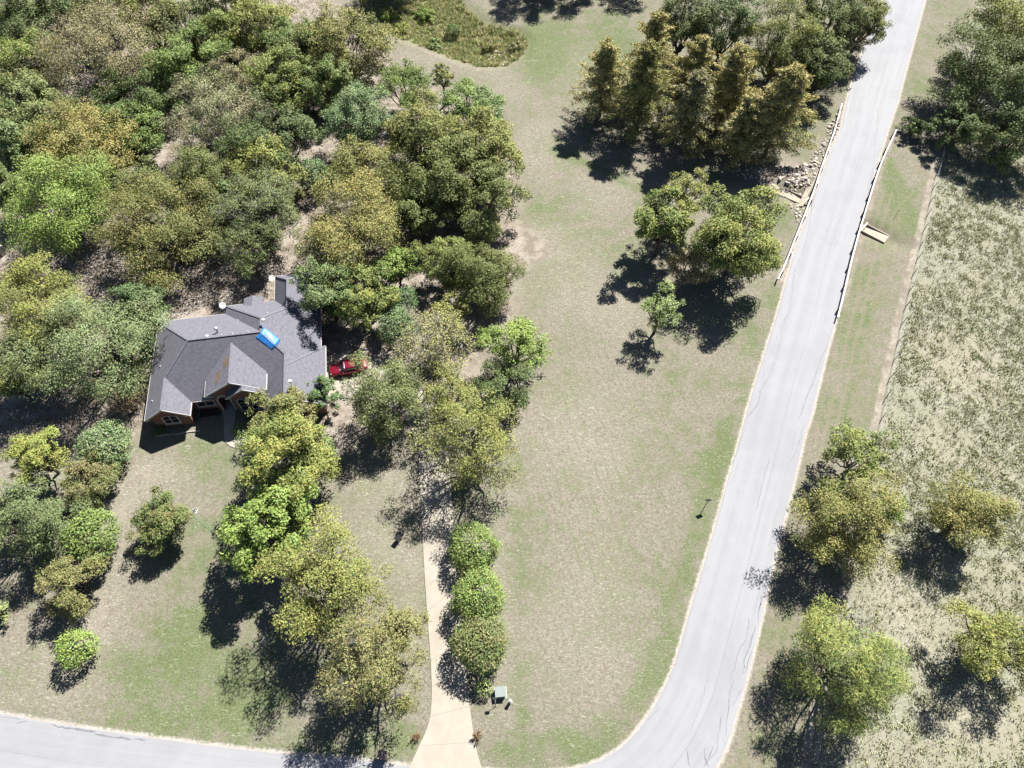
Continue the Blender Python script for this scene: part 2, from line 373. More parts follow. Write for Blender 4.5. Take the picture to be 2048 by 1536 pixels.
# field of tall grass right of the fence
fence_far = np.vstack([fence_pl[0] + (fence_pl[0] - fence_pl[3]) * 6, fence_pl, fence_pl[-1] + (fence_pl[-1] - fence_pl[-3]) * 6])
field_pg = np.vstack([fence_far, [[220, fence_far[-1][1]], [220, fence_far[0][1]]]])
field = soft_poly(fx, fy, field_pg, .8)
straw_patch = blobs([(1920,730,90,70,1.0),(1880,880,60,40,.5),(1960,1450,80,60,.8),(1830,1250,50,70,.6),(1780,1180,30,60,.6),(2010,930,40,40,.5)])
shoulder = np.where(ins_road, 1.0, np.exp(-(np.minimum(d_rl, d_rr) / .55) ** 2))
dist_road = np.where(ins_road, 0, np.minimum(d_rl, d_rr))
lush = soft_poly(fx, fy, creek_pg, 1.2)
stripe = blobs([(1180,1000,160,200,.8),(1130,700,90,90,.5),(1400,800,60,120,.5),(380,1080,110,120,1.0),(400,1250,120,80,.6)])
def cattr(name, r, g, b, a):
    at = gm.attributes.new(name, 'FLOAT_COLOR', 'POINT')
    at.data.foreach_set('color', np.stack([np.clip(x, 0, 1) for x in (r, g, b, a)], 1).astype(np.float32).ravel())
pale = pale + straw_patch * field; cattr('zone', green, dirt, pale, field); cattr('zone_b', np.clip(dist_road / 4.0, 0, 1), stripe, lush, right_verge)

def ground_mat():
    m, nt, nd, lk, bs = new_mat('ground_grass_and_soil')
    co = objco(nt)
    za = nd.new('ShaderNodeAttribute'); za.attribute_name = 'zone'; zb = nd.new('ShaderNodeAttribute'); zb.attribute_name = 'zone_b'
    sa = nd.new('ShaderNodeSeparateColor'); lk.new(za.outputs['Color'], sa.inputs[0]); sb = nd.new('ShaderNodeSeparateColor'); lk.new(zb.outputs['Color'], sb.inputs[0])
    G, D, PA, FI = sa.outputs[0], sa.outputs[1], sa.outputs[2], za.outputs['Alpha']
    RD, STR, LU, RV = sb.outputs[0], sb.outputs[1], sb.outputs[2], zb.outputs['Alpha']
    big = noise(nt, .13, 4, .6, co, .4); mid = noise(nt, .62, 5, .62, co, .3); fine = noise(nt, 3.2, 5, .7, co, .5); spk = noise(nt, 9.0, 3, .7, co, .8)
    def fib(rot, sc):
        mp = nd.new('ShaderNodeMapping'); lk.new(co, mp.inputs[0]); mp.inputs['Rotation'].default_value = (0, 0, rot); mp.inputs['Scale'].default_value = (sc * .28, sc, sc)
        return noise(nt, 1, 3, .6, mp.outputs[0], 1.2)
    f1, f2 = fib(.5, 7.5), fib(2.1, 8.5)
    fibs = mth(nt, 'MAXIMUM', f1, f2)
    # lawn: dead straw to living green
    def spread(n_, k): return mth(nt, 'MULTIPLY', mth(nt, 'SUBTRACT', ramp(nt, n_, .36, .64), .5), k)
    gsum = mth(nt, 'ADD', mth(nt, 'MULTIPLY', G, .85), spread(mid, .60))
    gsum = mth(nt, 'ADD', gsum, spread(fine, .55)); gsum = mth(nt, 'ADD', gsum, spread(big, .55))
    gf = ramp(nt, gsum, -.30, .95)
    straw = mix(nt, ramp(nt, fine, .36, .64), (.215, .190, .142), (.360, .325, .262))
    grn = mix(nt, ramp(nt, spk, .3, .7), (.108, .142, .054), (.215, .262, .120))
    c = mix(nt, gf, straw, grn)
    # pale wisps of dead grass
    pf = mth(nt, 'MULTIPLY', ramp(nt, fibs, .56, .70), mth(nt, 'ADD', mth(nt, 'MULTIPLY', PA, 1.0), ramp(nt, mid, .42, .7, .25, .7), True), True)
    c = mix(nt, pf, c, (.62, .575, .50))
    pb = mth(nt, 'MULTIPLY', PA, ramp(nt, mid, .35, .65)); c = mix(nt, mth(nt, 'MULTIPLY', pb, .75), c, (.42, .37, .305))
    # dark gaps between the blades
    c = mix(nt, ramp(nt, spk, .34, .50, .62, 0), c, (.125, .118, .075))
    # mowing stripes
    sx = nd.new('ShaderNodeSeparateXYZ'); lk.new(co, sx.inputs[0])
    st = mth(nt, 'SINE', mth(nt, 'MULTIPLY', mth(nt, 'ADD', sx.outputs[0], mth(nt, 'MULTIPLY', sx.outputs[1], .22)), 5.2))
    stf = mth(nt, 'MULTIPLY', mth(nt, 'MULTIPLY', ramp(nt, st, .35, 1.0), STR), ramp(nt, mid, .4, .65))
    c = mix(nt, mth(nt, 'MULTIPLY', stf, .55), c, (.15, .18, .085))
    vs = mth(nt, 'SINE', mth(nt, 'ADD', mth(nt, 'MULTIPLY', RD, 23.0), mth(nt, 'MULTIPLY', big, 5.0)))
    vf = mth(nt, 'MULTIPLY', mth(nt, 'MULTIPLY', ramp(nt, vs, -.3, 1.0), RV), .5)
    c = mix(nt, vf, c, (.30, .25, .185))
    # bare soil and leaf litter
    soil = mix(nt, ramp(nt, mid, .38, .62), (.30, .25, .205), (.50, .44, .375)); soil = mix(nt, ramp(nt, fine, .44, .62, 0, .55), soil, (.24, .205, .15))
    soil = mix(nt, ramp(nt, spk, .54, .70, 0, .7), soil, (.16, .11, .075)); soil = mix(nt, ramp(nt, fibs, .66, .80, 0, .6), soil, (.60, .53, .45))
    df = ramp(nt, mth(nt, 'ADD', D, mth(nt, 'MULTIPLY', mth(nt, 'SUBTRACT', fine, .5), .9)), .25, .75)
    c = mix(nt, df, c, soil)
    # tall grass field floor
    fc = mix(nt, ramp(nt, mid, .3, .7), (.38, .37, .29), (.28, .295, .19)); fc = mix(nt, ramp(nt, fibs, .55, .75), fc, (.56, .52, .43)); fc = mix(nt, ramp(nt, fine, .32, .48, .7, 0), fc, (.14, .15, .085))
    fc = mix(nt, mth(nt, 'MULTIPLY', PA, .75), fc, mix(nt, ramp(nt, fine, .38, .62), (.33, .28, .19), (.56, .51, .41))); fc = mix(nt, ramp(nt, big, .42, .6, 0, .5), fc, (.36, .33, .235)); fc = mix(nt, ramp(nt, mid, .5, .7, 0, .25), fc, (.56, .53, .45)); c = mix(nt, FI, c, fc)
    c = mix(nt, mth(nt, 'MULTIPLY', LU, .8), c, mix(nt, ramp(nt, fine, .3, .7), (.20, .22, .08), (.40, .39, .18)))
    # gravelly shoulder beside the asphalt
    sh = ramp(nt, mth(nt, 'ADD', RD, mth(nt, 'MULTIPLY', mth(nt, 'SUBTRACT', fine, .5), .22)), .03, .115, 1, 0)
    gv = nd.new('ShaderNodeTexVoronoi'); gv.inputs['Scale'].default_value = 11; lk.new(co, gv.inputs['Vector'])
    gc = mix(nt, ramp(nt, gv.outputs['Distance'], .15, .6), (.74, .70, .655), (.48, .43, .385)); gc = mix(nt, ramp(nt, mid, .35, .65, 0, .4), gc, (.50, .43, .35))
    c = mix(nt, sh, c, gc)
    setbase(nt, bs, c); bs.inputs['Roughness'].default_value = 1.0; bs.inputs['Specular IOR Level'].default_value = .1
    h = mth(nt, 'ADD', mth(nt, 'MULTIPLY', fine, .7), mth(nt, 'MULTIPLY', spk, .5)); bump(nt, bs, h, .55, .09)
    return m
gm.materials.append(ground_mat())

# ------------------------------------------------------------------ road
def ribbon(name, A, B, z, mat, parent=None, nacross=3, kind='structure', bounds=None):
    n = max(len(A), len(B)) * 2
    def rs(pl):
        d = np.r_[0, np.cumsum(np.hypot(*np.diff(pl, axis=0).T))]; t = np.linspace(0, d[-1], n); return np.c_[np.interp(t, d, pl[:, 0]), np.interp(t, d, pl[:, 1])]
    a, b = rs(A), rs(B); v = []; f = []; uv = []; arc = np.r_[0, np.cumsum(np.hypot(*np.diff((a + b) / 2, axis=0).T))]
    for i in range(n):
        for k in range(nacross + 1):
            t = k / nacross; p = a[i] * (1 - t) + b[i] * t; v.append((p[0], p[1], z)); uv.append((t * np.linalg.norm(a[i] - b[i]), arc[i]))
    w = nacross + 1
    for i in range(n - 1):
        for k in range(nacross): f.append((i * w + k, i * w + k + 1, (i + 1) * w + k + 1, (i + 1) * w + k))
    o = mesh(name, v, f, mat, parent); u = o.data.uv_layers.new(name='UVMap')
    for lp in o.data.loops: u.data[lp.index].uv = uv[lp.vertex_index]
    return o
def road_mat():
    m, nt, nd, lk, bs = new_mat('worn_chip_seal')
    uv = nd.new('ShaderNodeUVMap'); uv.uv_map = 'UVMap'; co = objco(nt)
    mp = nd.new('ShaderNodeMapping'); lk.new(uv.outputs[0], mp.inputs[0]); mp.inputs['Scale'].default_value = (1.0, .035, 1)
    st = noise(nt, 1.1, 4, .55, mp.outputs[0]); mid = noise(nt, .45, 5, .6, co); spk = noise(nt, 14, 3, .7, co)
    sx = nd.new('ShaderNodeSeparateXYZ'); lk.new(uv.outputs[0], sx.inputs[0])
    c = mix(nt, ramp(nt, st, .3, .7), (.36, .36, .372), (.42, .42, .435))
    c = mix(nt, ramp(nt, mid, .35, .7, 0, .5), c, (.43, .43, .442)); c = mix(nt, ramp(nt, spk, .35, .65, 0, .3), c, (.32, .32, .33)); pat = noise(nt, .11, 3, .6, co); c = mix(nt, ramp(nt, pat, .50, .62, 0, .35), c, (.33, .33, .345))
    # thin longitudinal paving seam and polished wheel paths
    seam = mth(nt, 'ABSOLUTE', mth(nt, 'SUBTRACT', mth(nt, 'ADD', sx.outputs[0], mth(nt, 'MULTIPLY', mth(nt, 'SUBTRACT', mid, .5), .16)), 4.3))
    c = mix(nt, ramp(nt, seam, .0, .05, .42, 0), c, (.20, .20, .21))
    setbase(nt, bs, c); bs.inputs['Roughness'].default_value = .82; bs.inputs['Specular IOR Level'].default_value = .3; bump(nt, bs, spk, .25, .01)
    return m
road = struct(ribbon('road', RL, RR, .02, road_mat(), nacross=4))
MAT['seal'] = plain('crack_sealant', (.235, .235, .245), .7, var=.2, scale=3)
def strip(pts, w, z, name='crack_sealant', parent=None, mat=None, seed=0):
    rg = np.random.default_rng(seed); pl = resample(smooth(pts, 1), .35); pl = pl + rg.normal(0, .035, pl.shape)
    d = np.gradient(pl, axis=0); d /= np.linalg.norm(d, axis=1)[:, None] + 1e-9; nrm = np.c_[-d[:, 1], d[:, 0]]
    ww = w * (.5 + rg.random(len(pl)))[:, None] * .5; ww[0] *= .3; ww[-1] *= .3
    a, b = pl + nrm * ww, pl - nrm * ww; n = len(pl)
    return mesh(name, [(x, y, z) for x, y in a] + [(x, y, z) for x, y in b], [(i, i + 1, n + i + 1, n + i) for i in range(n - 1)], mat or MAT['seal'], parent)
Z7, Z4, B1, B2, BL = ((1150,320),2.926), ((1448,0),3.413), ((1250,850),4.096), ((1250,1161),4.096), ((0,1161),4.096)
cracks = [(Z7,.07,[(1800,0),(1745,40),(1740,110),(1700,260)]),(Z7,.08,[(1390,230),(1385,320),(1350,480),(1290,640),(1270,760),(1260,900),(1215,950)]),(Z7,.05,[(1240,900),(1180,1040),(1130,1170),(1110,1190),(1100,1280),(1080,1340)]),
 (Z7,.06,[(1290,620),(1265,740),(1255,830),(1235,920),(1190,1090),(1180,1170),(1130,1270)]),(Z7,.16,[(1140,1262),(1090,1340),(1075,1410),(1050,1460),(1005,1505)]),(Z7,.10,[(1480,1080),(1430,1180),(1405,1290),(1360,1370),(1320,1500)]),(Z7,.06,[(1440,1160),(1410,1250),(1345,1400),(1310,1530)]),
 (Z4,.07,[(1045,740),(1055,850),(1030,950),(1022,1140)]),(Z4,.07,[(1018,1150),(1000,1230),(990,1310),(960,1450),(930,1530)]),(Z4,.06,[(895,630),(865,720),(860,780),(800,880)]),
 (B1,.06,[(1000,0),(945,120),(930,210),(880,310)]),(B1,.05,[(930,300),(895,400),(880,460),(835,510)]),(B1,.07,[(1185,260),(1150,400),(1110,540),(1075,700)]),(B1,.05,[(1420,0),(1380,130),(1370,210)]),(B1,.06,[(1460,10),(1420,180),(1345,315)]),
 (B1,.05,[(1245,690),(1210,830),(1200,930),(1170,990)]),(B1,.08,[(1190,1160),(1160,1230),(1130,1360),(1095,1530)]),(B1,.04,[(1250,920),(1225,1000),(1190,1060)]),(B1,.04,[(1110,1310),(1090,1420),(1060,1530)]),
 (B2,.08,[(1160,0),(1130,130),(1090,250),(1095,350)]),(B2,.14,[(1070,370),(1050,430),(1030,520),(980,640),(965,765)]),(B2,.09,[(965,768),(992,770),(1000,690),(1040,570)]),(B2,.06,[(1020,300),(985,500),(940,550),(910,640),(905,690),(860,820),(850,860)]),
 (B2,.07,[(890,810),(870,860),(850,950),(855,1040),(830,1160),(828,1280)]),(B2,.06,[(960,880),(905,980),(880,1030)]),(B2,.07,[(790,1090),(780,1170),(755,1290),(757,1410),(690,1460),(650,1530)]),(B2,.10,[(505,1365),(510,1450),(530,1530)]),
 (B2,.11,[(650,1375),(645,1450),(690,1530)]),(B2,.09,[(725,1360),(690,1440),(655,1500)]),(B2,.04,[(290,1040),(180,1145)]),(B2,.06,[(795,1285),(820,1290),(805,1330),(830,1360)]),(B2,.03,[(700,690),(650,900),(600,1080),(520,1270)]),
 (BL,.16,[(420,1180),(520,1205),(640,1220),(790,1240)]),(BL,.13,[(770,1255),(880,1280),(1000,1285),(1080,1305)]),(BL,.08,[(1090,1295),(1200,1310)]),(BL,.06,[(0,1120),(90,1125),(170,1135)]),(BL,.07,[(140,1165),(230,1150)])]
for i, ((o, s), w, pts) in enumerate(cracks): strip(poly(crop(o, s, pts)), w, .0245 + .0004 * (i % 3), parent=road, seed=i)

# ------------------------------------------------------------------ driveway and garden path, cast in slabs
def slabs(parent, A, B, cuts, z, th, mat, lanes=1, gap=.012, name='slab'):
    """cuts: arclength fractions along both edges"""
    def at(pl, t):
        d = np.r_[0, np.cumsum(np.hypot(*np.diff(pl, axis=0).T))]; q = t * d[-1]; return np.array([np.interp(q, d, pl[:, 0]), np.interp(q, d, pl[:, 1])])
    for t0, t1 in zip(cuts[:-1], cuts[1:]):
        for k in range(lanes):
            k0, k1 = k / lanes, (k + 1) / lanes; ts = np.linspace(t0, t1, 6); ring = []
            L = [at(A, t) * (1 - k0) + at(B, t) * k0 for t in ts]; Rr = [at(A, t) * (1 - k1) + at(B, t) * k1 for t in ts]
            pg = np.array(L + Rr[::-1]); c = pg.mean(0); pg = pg + (c - pg) / (np.linalg.norm(pg - c, axis=1)[:, None] + 1e-6) * gap
            n = len(pg); v = [(x, y, z) for x, y in pg] + [(x, y, z - th) for x, y in pg]
            q = n // 2; f = [(i, i + 1, n - 2 - i, n - 1 - i) for i in range(q - 1)] + [((i + 1) % n, i, n + i, n + (i + 1) % n) for i in range(n)]
            mesh(name, v, f, mat, parent)
MAT['joint'] = plain('joint_filler', (.18, .14, .10), .95)
drive = struct(ribbon('driveway', dl, dr, -.012, MAT['joint']))
cl = np.r_[0, np.cumsum(np.hypot(*np.diff(dl, axis=0).T))][-1]
def drive_mat():
    m, nt, nd, lk, bs = new_mat('driveway_concrete'); co = objco(nt); oi = nd.new('ShaderNodeObjectInfo')
    mid = noise(nt, .5, 5, .62, co, .4); fine = noise(nt, 7, 3, .6, co)
    c = mix(nt, ramp(nt, mid, .3, .7), (.455, .405, .325), (.53, .485, .405)); c = mix(nt, ramp(nt, fine, .55, .75, 0, .3), c, (.40, .34, .26))
    c = mix(nt, mth(nt, 'MULTIPLY', oi.outputs['Random'], .25), c, (.46, .41, .33)); f3 = noise(nt, .22, 3, .6, co)
    c = mix(nt, ramp(nt, f3, .52, .70, 0, .35), c, (.40, .30, .205))
    setbase(nt, bs, c); bs.inputs['Roughness'].default_value = .9; bump(nt, bs, fine, .1, .01); return m
MAT['drive'] = drive_mat()
slabs(drive, dl, dr, [0, .045, .10, .155] + list(np.linspace(.205, .80, 13)), .035, .12, MAT['drive'], 1)
slabs(drive, dl, dr, list(np.linspace(.80, 1.0, 4)), .035, .12, MAT['drive'], 2)
walk = struct(ribbon('front_walk', wl_, wr_, -.010, MAT['joint']))
slabs(walk, wl_, wr_, list(np.linspace(0, 1, 8)), .04, .10, MAT['drive'], 1, .01)
# ------------------------------------------------------------------ brick house
house = empty('brick_house', (HX, HY, 0), HROT)
tag(house, 'red brick house with grey shingled hip and gable roof among the trees', 'house')
E_ = 2.7
FS, WS, BS, WW, NP, EP = .724, .73, 4.2 / 6.7, 4.2 / 5.8, .7, 4.2 / 6.05
planes = {'front': lambda x, y: E_ + FS * (y - 1.5), 'west': lambda x, y: E_ + WS * x, 'back': lambda x, y: E_ + BS * (14 - y), 'wingw': lambda x, y: E_ + WW * (x - 8.2),
          'north': lambda x, y: E_ + NP * (15.3 - y), 'east': lambda x, y: 6.9 - EP * (x - 14), 'garw': lambda x, y: E_ + 1.0956 * (x - 14.25), 'rwe': lambda x, y: 5.2 - .6024 * (x - 16.45),
          'midw': lambda x, y: 4.1 + .6475 * (x - 7.1), 'mide': lambda x, y: 4.1 + .6475 * (14.05 - x)}
def HL(u, v, plane):
    """local house coordinates of a roof spot seen in the survey crop"""
    z = 4.0; px, py = 260 + u / 4.041, 530 + v / 4.041
    for _ in range(25):
        w = P(px, py, z); dx, dy = w[0] - HX, w[1] - HY; c, s = math.cos(HROT), math.sin(HROT)
        x, y = dx * c + dy * s, -dx * s + dy * c; z = .5 * z + .5 * planes[plane](x, y)
    return Vector((x, y, z))
R1, R2, RW0 = (5.753, 7.3, 6.9), (14, 7.3, 6.9), (16.42, 4.95, 5.21)
Wr0, Bk, G0, G1 = (2.55, 4.07, 4.56), (14, 9.3, 6.9), (16.5, 16.4, 5.165), (16.5, 11.78, 5.165)
roof_faces = [
 [(5.07,1.5,E_),(13.5,1.5,E_),RW0,R2,R1,Wr0],
 [(0,14,E_),(0,-.35,E_),(2.55,-.35,4.5615),Wr0,R1],
 [(2.55,-.35,4.5615),(5.07,-.35,E_),(5.07,1.5,E_),Wr0],
 [(8.2,14,E_),(0,14,E_),R1,R2],
 [(8.2,15.3,E_),(8.2,14,E_),R2,Bk],
 [(14.25,15.3,E_),(8.2,15.3,E_),Bk,G1],
 [(14.25,19.4,E_),(14.25,15.3,E_),G1,G0],
 [(20.05,19.4,E_),(14.25,19.4,E_),G0],
 [(20.05,6.7,E_),(20.05,19.4,E_),G0,G1,Bk,R2,RW0,(16.45,3.3,5.2)],
 [(20.6,-1.2,E_),(20.6,7.2,E_),(16.45,3.3,5.2),(16.45,-1.2,5.2)],
 [(20.6,7.2,E_),(20.05,6.7,E_),(16.45,3.3,5.2)],
 [(13.5,1.5,E_),(13.5,-1.2,E_),(16.45,-1.2,5.2),(16.45,3.3,5.2),RW0]]
gable_faces = [[(7.1,3.434,4.1),(7.1,1.0,4.1),(10.575,1.0,6.35),(10.575,6.54,6.35)], [(14.05,1.0,4.1),(14.05,3.434,4.1),(10.575,6.54,6.35),(10.575,1.0,6.35)]]
small_faces = [[(9.5,1.5,4.09),(9.5,.4,4.09),(11.75,.4,5.55),(11.75,1.5,5.55)], [(14.0,.4,4.105),(14.0,.995,4.105),(11.75,.995,5.555),(11.75,.4,5.555)]]
bump_faces = [[(10.5,14.6,3.05),(10.5,15.9,3.05),(11.7,15.9,3.45),(11.7,14.2,3.45)], [(12.9,15.9,3.05),(12.9,14.6,3.05),(11.7,14.2,3.45),(11.7,15.9,3.45)]]
def roof_mesh(name, faces, parent, th=.16):
    v, f = [], []
    for fc in faces:
        b = len(v); v += fc; f.append(tuple(range(b, b + len(fc))))
    o = mesh(name, v, f, MAT['shingle'], parent); me = o.data; u = me.uv_layers.new(name='UVMap')
    for p in me.polygons:
        n = p.normal if p.normal.z > 0 else -p.normal
        e = Vector((-n.y, n.x, 0)).normalized(); s = n.cross(e)
        for li in p.loop_indices:
            c = me.vertices[me.loops[li].vertex_index].co; u.data[li].uv = (c.dot(e), c.dot(s))
    bm = bmesh.new(); bm.from_mesh(me); bmesh.ops.remove_doubles(bm, verts=bm.verts[:], dist=.002)
    for fc in bm.faces:
        fc.normal_update()
        if fc.normal.z < 0: fc.normal_flip()
    bm.to_mesh(me); bm.free()
    m = o.modifiers.new('thickness', 'SOLIDIFY'); m.thickness = th; m.offset = -1; m.use_even_offset = False
    return o
roof = roof_mesh('roof', roof_faces, house)
entry_roof = roof_mesh('entry_gable_roof', gable_faces, house); porch_roof = roof_mesh('bay_gable_roof', small_faces, house, .12); bump_roof = roof_mesh('rear_bay_roof', bump_faces, house, .1)
def beam(bm, a, b, w, h, dz=0.0):
    a, b = Vector(a), Vector(b); d = (b - a); L = d.length; d.normalize()
    s = d.cross(Vector((0, 0, 1))).normalized(); u = s.cross(d); vs = []
    for p in (a, b):
        for i, j in ((-1, -1), (1, -1), (1, 1), (-1, 1)): vs.append(bm.verts.new(p + s * i * w / 2 + u * (j * h / 2 + dz)))
    for f in ((0,1,2,3),(7,6,5,4),(0,4,5,1),(1,5,6,2),(2,6,7,3),(3,7,4,0)): bm.faces.new([vs[k] for k in f])
def beamobj(name, a, b, w, h, mat, parent, dz=0.0):
    bm = bmesh.new(); beam(bm, a, b, w, h, dz); return bmobj(name, bm, mat, parent)
for a, b in [(R1,R2),(R1,(0.1,1.6,2.78)) if False else (R1,Wr0),(R1,(0,14,E_)),(R2,RW0),(R2,Bk),(Bk,(8.2,15.3,E_)),(Bk,G1),(G1,G0),(G0,(14.25,19.4,E_)),(G0,(20.05,19.4,E_)),(RW0,(16.45,-1.2,5.2)),(Wr0,(2.55,-.35,4.5615)),((16.45,3.3,5.2),(20.6,7.2,E_))]:
    beamobj('ridge_cap', a, b, .24, .016, MAT['cap'], roof, .004)
beamobj('ridge_cap', (10.575,1.0,6.35), (10.575,6.54,6.35), .24, .016, MAT['cap'], entry_roof, .004)
# rake boards and eave boards
for a, b in [((-.02,-.37,2.6),(2.55,-.37,4.46)),((5.09,-.37,2.6),(2.55,-.37,4.46)),((7.08,.98,3.99),(10.575,.98,6.24)),((14.07,.98,3.99),(10.575,.98,6.24)),((9.48,.38,3.99),(11.75,.38,5.44)),((14.02,.38,3.99),(11.75,.38,5.44)),
             ((13.5,-1.22,2.6),(16.45,-1.22,5.1)),((20.6,-1.22,2.6),(16.45,-1.22,5.1))]:
    beamobj('rake_board', a, b, .05, .2, MAT['trim'], house)
for a, b in [((5.1,-.35,2.6),(5.1,1.45,2.6)),((5.1,1.47,2.6),(7.5,1.47,2.6)),((7.07,1.0,3.98),(7.07,3.2,3.98)),((14.08,1.0,3.98),(14.08,3.2,3.98)),((20.63,-1.2,2.6),(20.63,7.2,2.6)),((20.08,7.2,2.6),(20.08,19.4,2.6)),
             ((-.03,-.35,2.6),(-.03,14,2.6)),((0,14.03,2.6),(8.15,14.03,2.6)),((8.2,15.33,2.6),(14.2,15.33,2.6)),((14.22,15.4,2.6),(14.22,19.4,2.6)),((14.25,19.43,2.6),(20.05,19.43,2.6))]:
    beamobj('gutter', a, b, .10, .12, MAT['trim'], house)
def prism(name, pts, z0, z1, mat, parent):
    n = len(pts); v = [(x, y, z0) for x, y in pts] + [(x, y, z1) for x, y in pts]
    f = [tuple(range(n))[::-1], tuple(range(n, 2 * n))] + [(i, (i + 1) % n, n + (i + 1) % n, n + i) for i in range(n)]
    o = mesh(name, v, f, mat, parent); bm = bmesh.new(); bm.from_mesh(o.data); bmesh.ops.recalc_face_normals(bm, faces=bm.faces[:]); bm.to_mesh(o.data); bm.free(); return o
def gable(name, xs, y0, y1, mat, parent):
    """vertical polygon in xz extruded from y0 to y1"""
    n = len(xs); v = [(x, y0, z) for x, z in xs] + [(x, y1, z) for x, z in xs]
    f = [tuple(range(n)), tuple(range(n, 2 * n))[::-1]] + [(i, n + i, n + (i + 1) % n, (i + 1) % n) for i in range(n)]
    o = mesh(name, v, f, mat, parent); bm = bmesh.new(); bm.from_mesh(o.data); bmesh.ops.recalc_face_normals(bm, faces=bm.faces[:]); bm.to_mesh(o.data); bm.free(); return o
prism('wall', [(.45,.15),(4.62,.15),(4.62,1.95),(7.55,1.95),(7.55,1.4),(8.0,1.4),(8.0,2.7),(9.4,2.7),(9.4,1.4),(9.86,1.4),(9.86,.85),(13.95,.85),(13.95,-.75),(20.15,-.75),(20.15,6.5),(19.6,6.9),(19.6,18.95),(14.7,18.95),(14.7,14.85),(8.65,14.85),(8.65,13.55),(.45,13.55)], -.15, 2.56, MAT['brick'], house)
gable('gable_wall', [(.47,2.55),(4.6,2.55),(4.6,2.86),(2.55,4.34),(.47,2.86)], .17, .4, MAT['brick'], house)
gable('gable_wall', [(13.97,2.55),(20.1,2.55),(16.45,4.9)], -.73, -.5, MAT['brick'], house)
gable('entry_wall', [(7.57,2.55),(8.0,2.55),(8.05,2.95),(8.3,3.25),(8.7,3.36),(9.1,3.25),(9.35,2.95),(9.4,2.55),(13.58,2.55),(13.58,4.2),(10.575,6.12),(7.57,4.2)], 1.42, 1.6, MAT['brick'], house)
prism('entry_side_wall', [(7.58,1.6),(7.8,1.6),(7.8,3.2),(7.58,3.2)], 2.55, 4.15, MAT['brick'], house); prism('entry_side_wall', [(13.37,1.6),(13.57,1.6),(13.57,3.2),(13.37,3.2)], 2.55, 4.15, MAT['brick'], house)
gable('bay_wall', [(9.88,2.55),(13.6,2.55),(13.6,4.16),(11.75,5.36),(9.88,4.16)], .87, 1.4, MAT['brick'], house)
prism('rear_bay_wall', [(10.6,14.9),(12.8,14.9),(12.8,15.8),(10.6,15.8)], -.1, 3.0, MAT['brick'], house)
def arch_pts(x0, x1, z0, z1, rise, n=8):
    pts = [(x0, z0), (x1, z0), (x1, z1)]
    for k in range(1, n): t = k / n; x = x1 + (x0 - x1) * t; pts.append((x, z1 + rise * (1 - (2 * t - 1) ** 2)))
    pts.append((x0, z1)); return pts
def window(x0, x1, z0, z1, rise, y, cols, rows=1, fw=.13, label=None):
    o = arch_pts(x0, x1, z0, z1, rise); i = arch_pts(x0 + fw, x1 - fw, z0 + fw, z1 - fw * .3, rise * .9); n = len(o)
    v = [(a, y - .06, b) for a, b in o] + [(a, y - .06, b) for a, b in i] + [(a, y + .05, b) for a, b in o] + [(a, y + .05, b) for a, b in i]; f = []
    for k in range(n):
        j = (k + 1) % n; f += [(k, j, n + j, n + k), (2*n+k, 3*n+k, 3*n+j, 2*n+j), (k, 2*n+k, 2*n+j, j), (n+k, n+j, 3*n+j, 3*n+k)]
    w = mesh('window', v, f, MAT['trim'], house)
    if label: w['label'] = label
    top = z1 + rise * .55
    for c in range(cols):
        a, b = x0 + fw + (x1 - x0 - 2 * fw) * c / cols, x0 + fw + (x1 - x0 - 2 * fw) * (c + 1) / cols
        for r in range(rows):
            p0, p1 = z0 + fw + (top - z0 - fw) * r / rows, z0 + fw + (top - z0 - fw) * (r + 1) / rows
            boxobj('pane', a + .025, b - .025, y - .02, y + .0, p0 + .02, p1 - .02, MAT['glass'], w)
            if r: boxobj('glazing_bar', a, b, y - .05, y + .01, p0 - .025, p0 + .025, MAT['trim'], w)
        if c: boxobj('mullion', a - .04, a + .04, y - .055, y + .02, z0 + fw, top, MAT['trim'], w)
    boxobj('sill', x0 - .08, x1 + .08, y - .14, y + .02, z0 - .08, z0, MAT['trim'], w)
window(1.55, 3.4, .75, 2.2, .28, .12, 2, 2, .16, 'arched white-framed window in the low left gable')
window(5.15, 7.25, .8, 2.25, .0, 1.92, 2, 2, .13, 'wide white window in the recessed front wall')
window(10.25, 11.25, .55, 2.75, .3, .82, 1, 3, .12, 'tall arched sash of the front bay'); window(11.32, 12.32, .55, 3.0, .3, .80, 1, 3, .12); window(12.39, 13.39, .55, 2.75, .3, .82, 1, 3, .12)
# entry arch surround, door in the porch
o = arch_pts(7.92, 9.48, -.05, 2.6, .85, 10); i = arch_pts(8.06, 9.34, -.05, 2.55, .72, 10); n = len(o)
v = [(a, 1.32, b) for a, b in o] + [(a, 1.32, b) for a, b in i] + [(a, 1.46, b) for a, b in o] + [(a, 1.46, b) for a, b in i]; f = []
for k in range(1, n): j = (k + 1) % n; f += [(k, j, n + j, n + k), (2*n+k, 3*n+k, 3*n+j, 2*n+j), (k, 2*n+k, 2*n+j, j), (n+k, n+j, 3*n+j, 3*n+k)]
mesh('entry_arch', v, f, MAT['trim'], house)
dr_ = boxobj('door', 8.2, 9.2, 2.62, 2.69, 0.02, 2.15, MAT['timber'], house); boxobj('handle', 9.05, 9.10, 2.55, 2.62, .95, 1.15, MAT['dark_metal'], dr_)
boxobj('porch_slab', 8.02, 9.38, 1.3, 2.68, -.1, .05, MAT['concrete'], house)
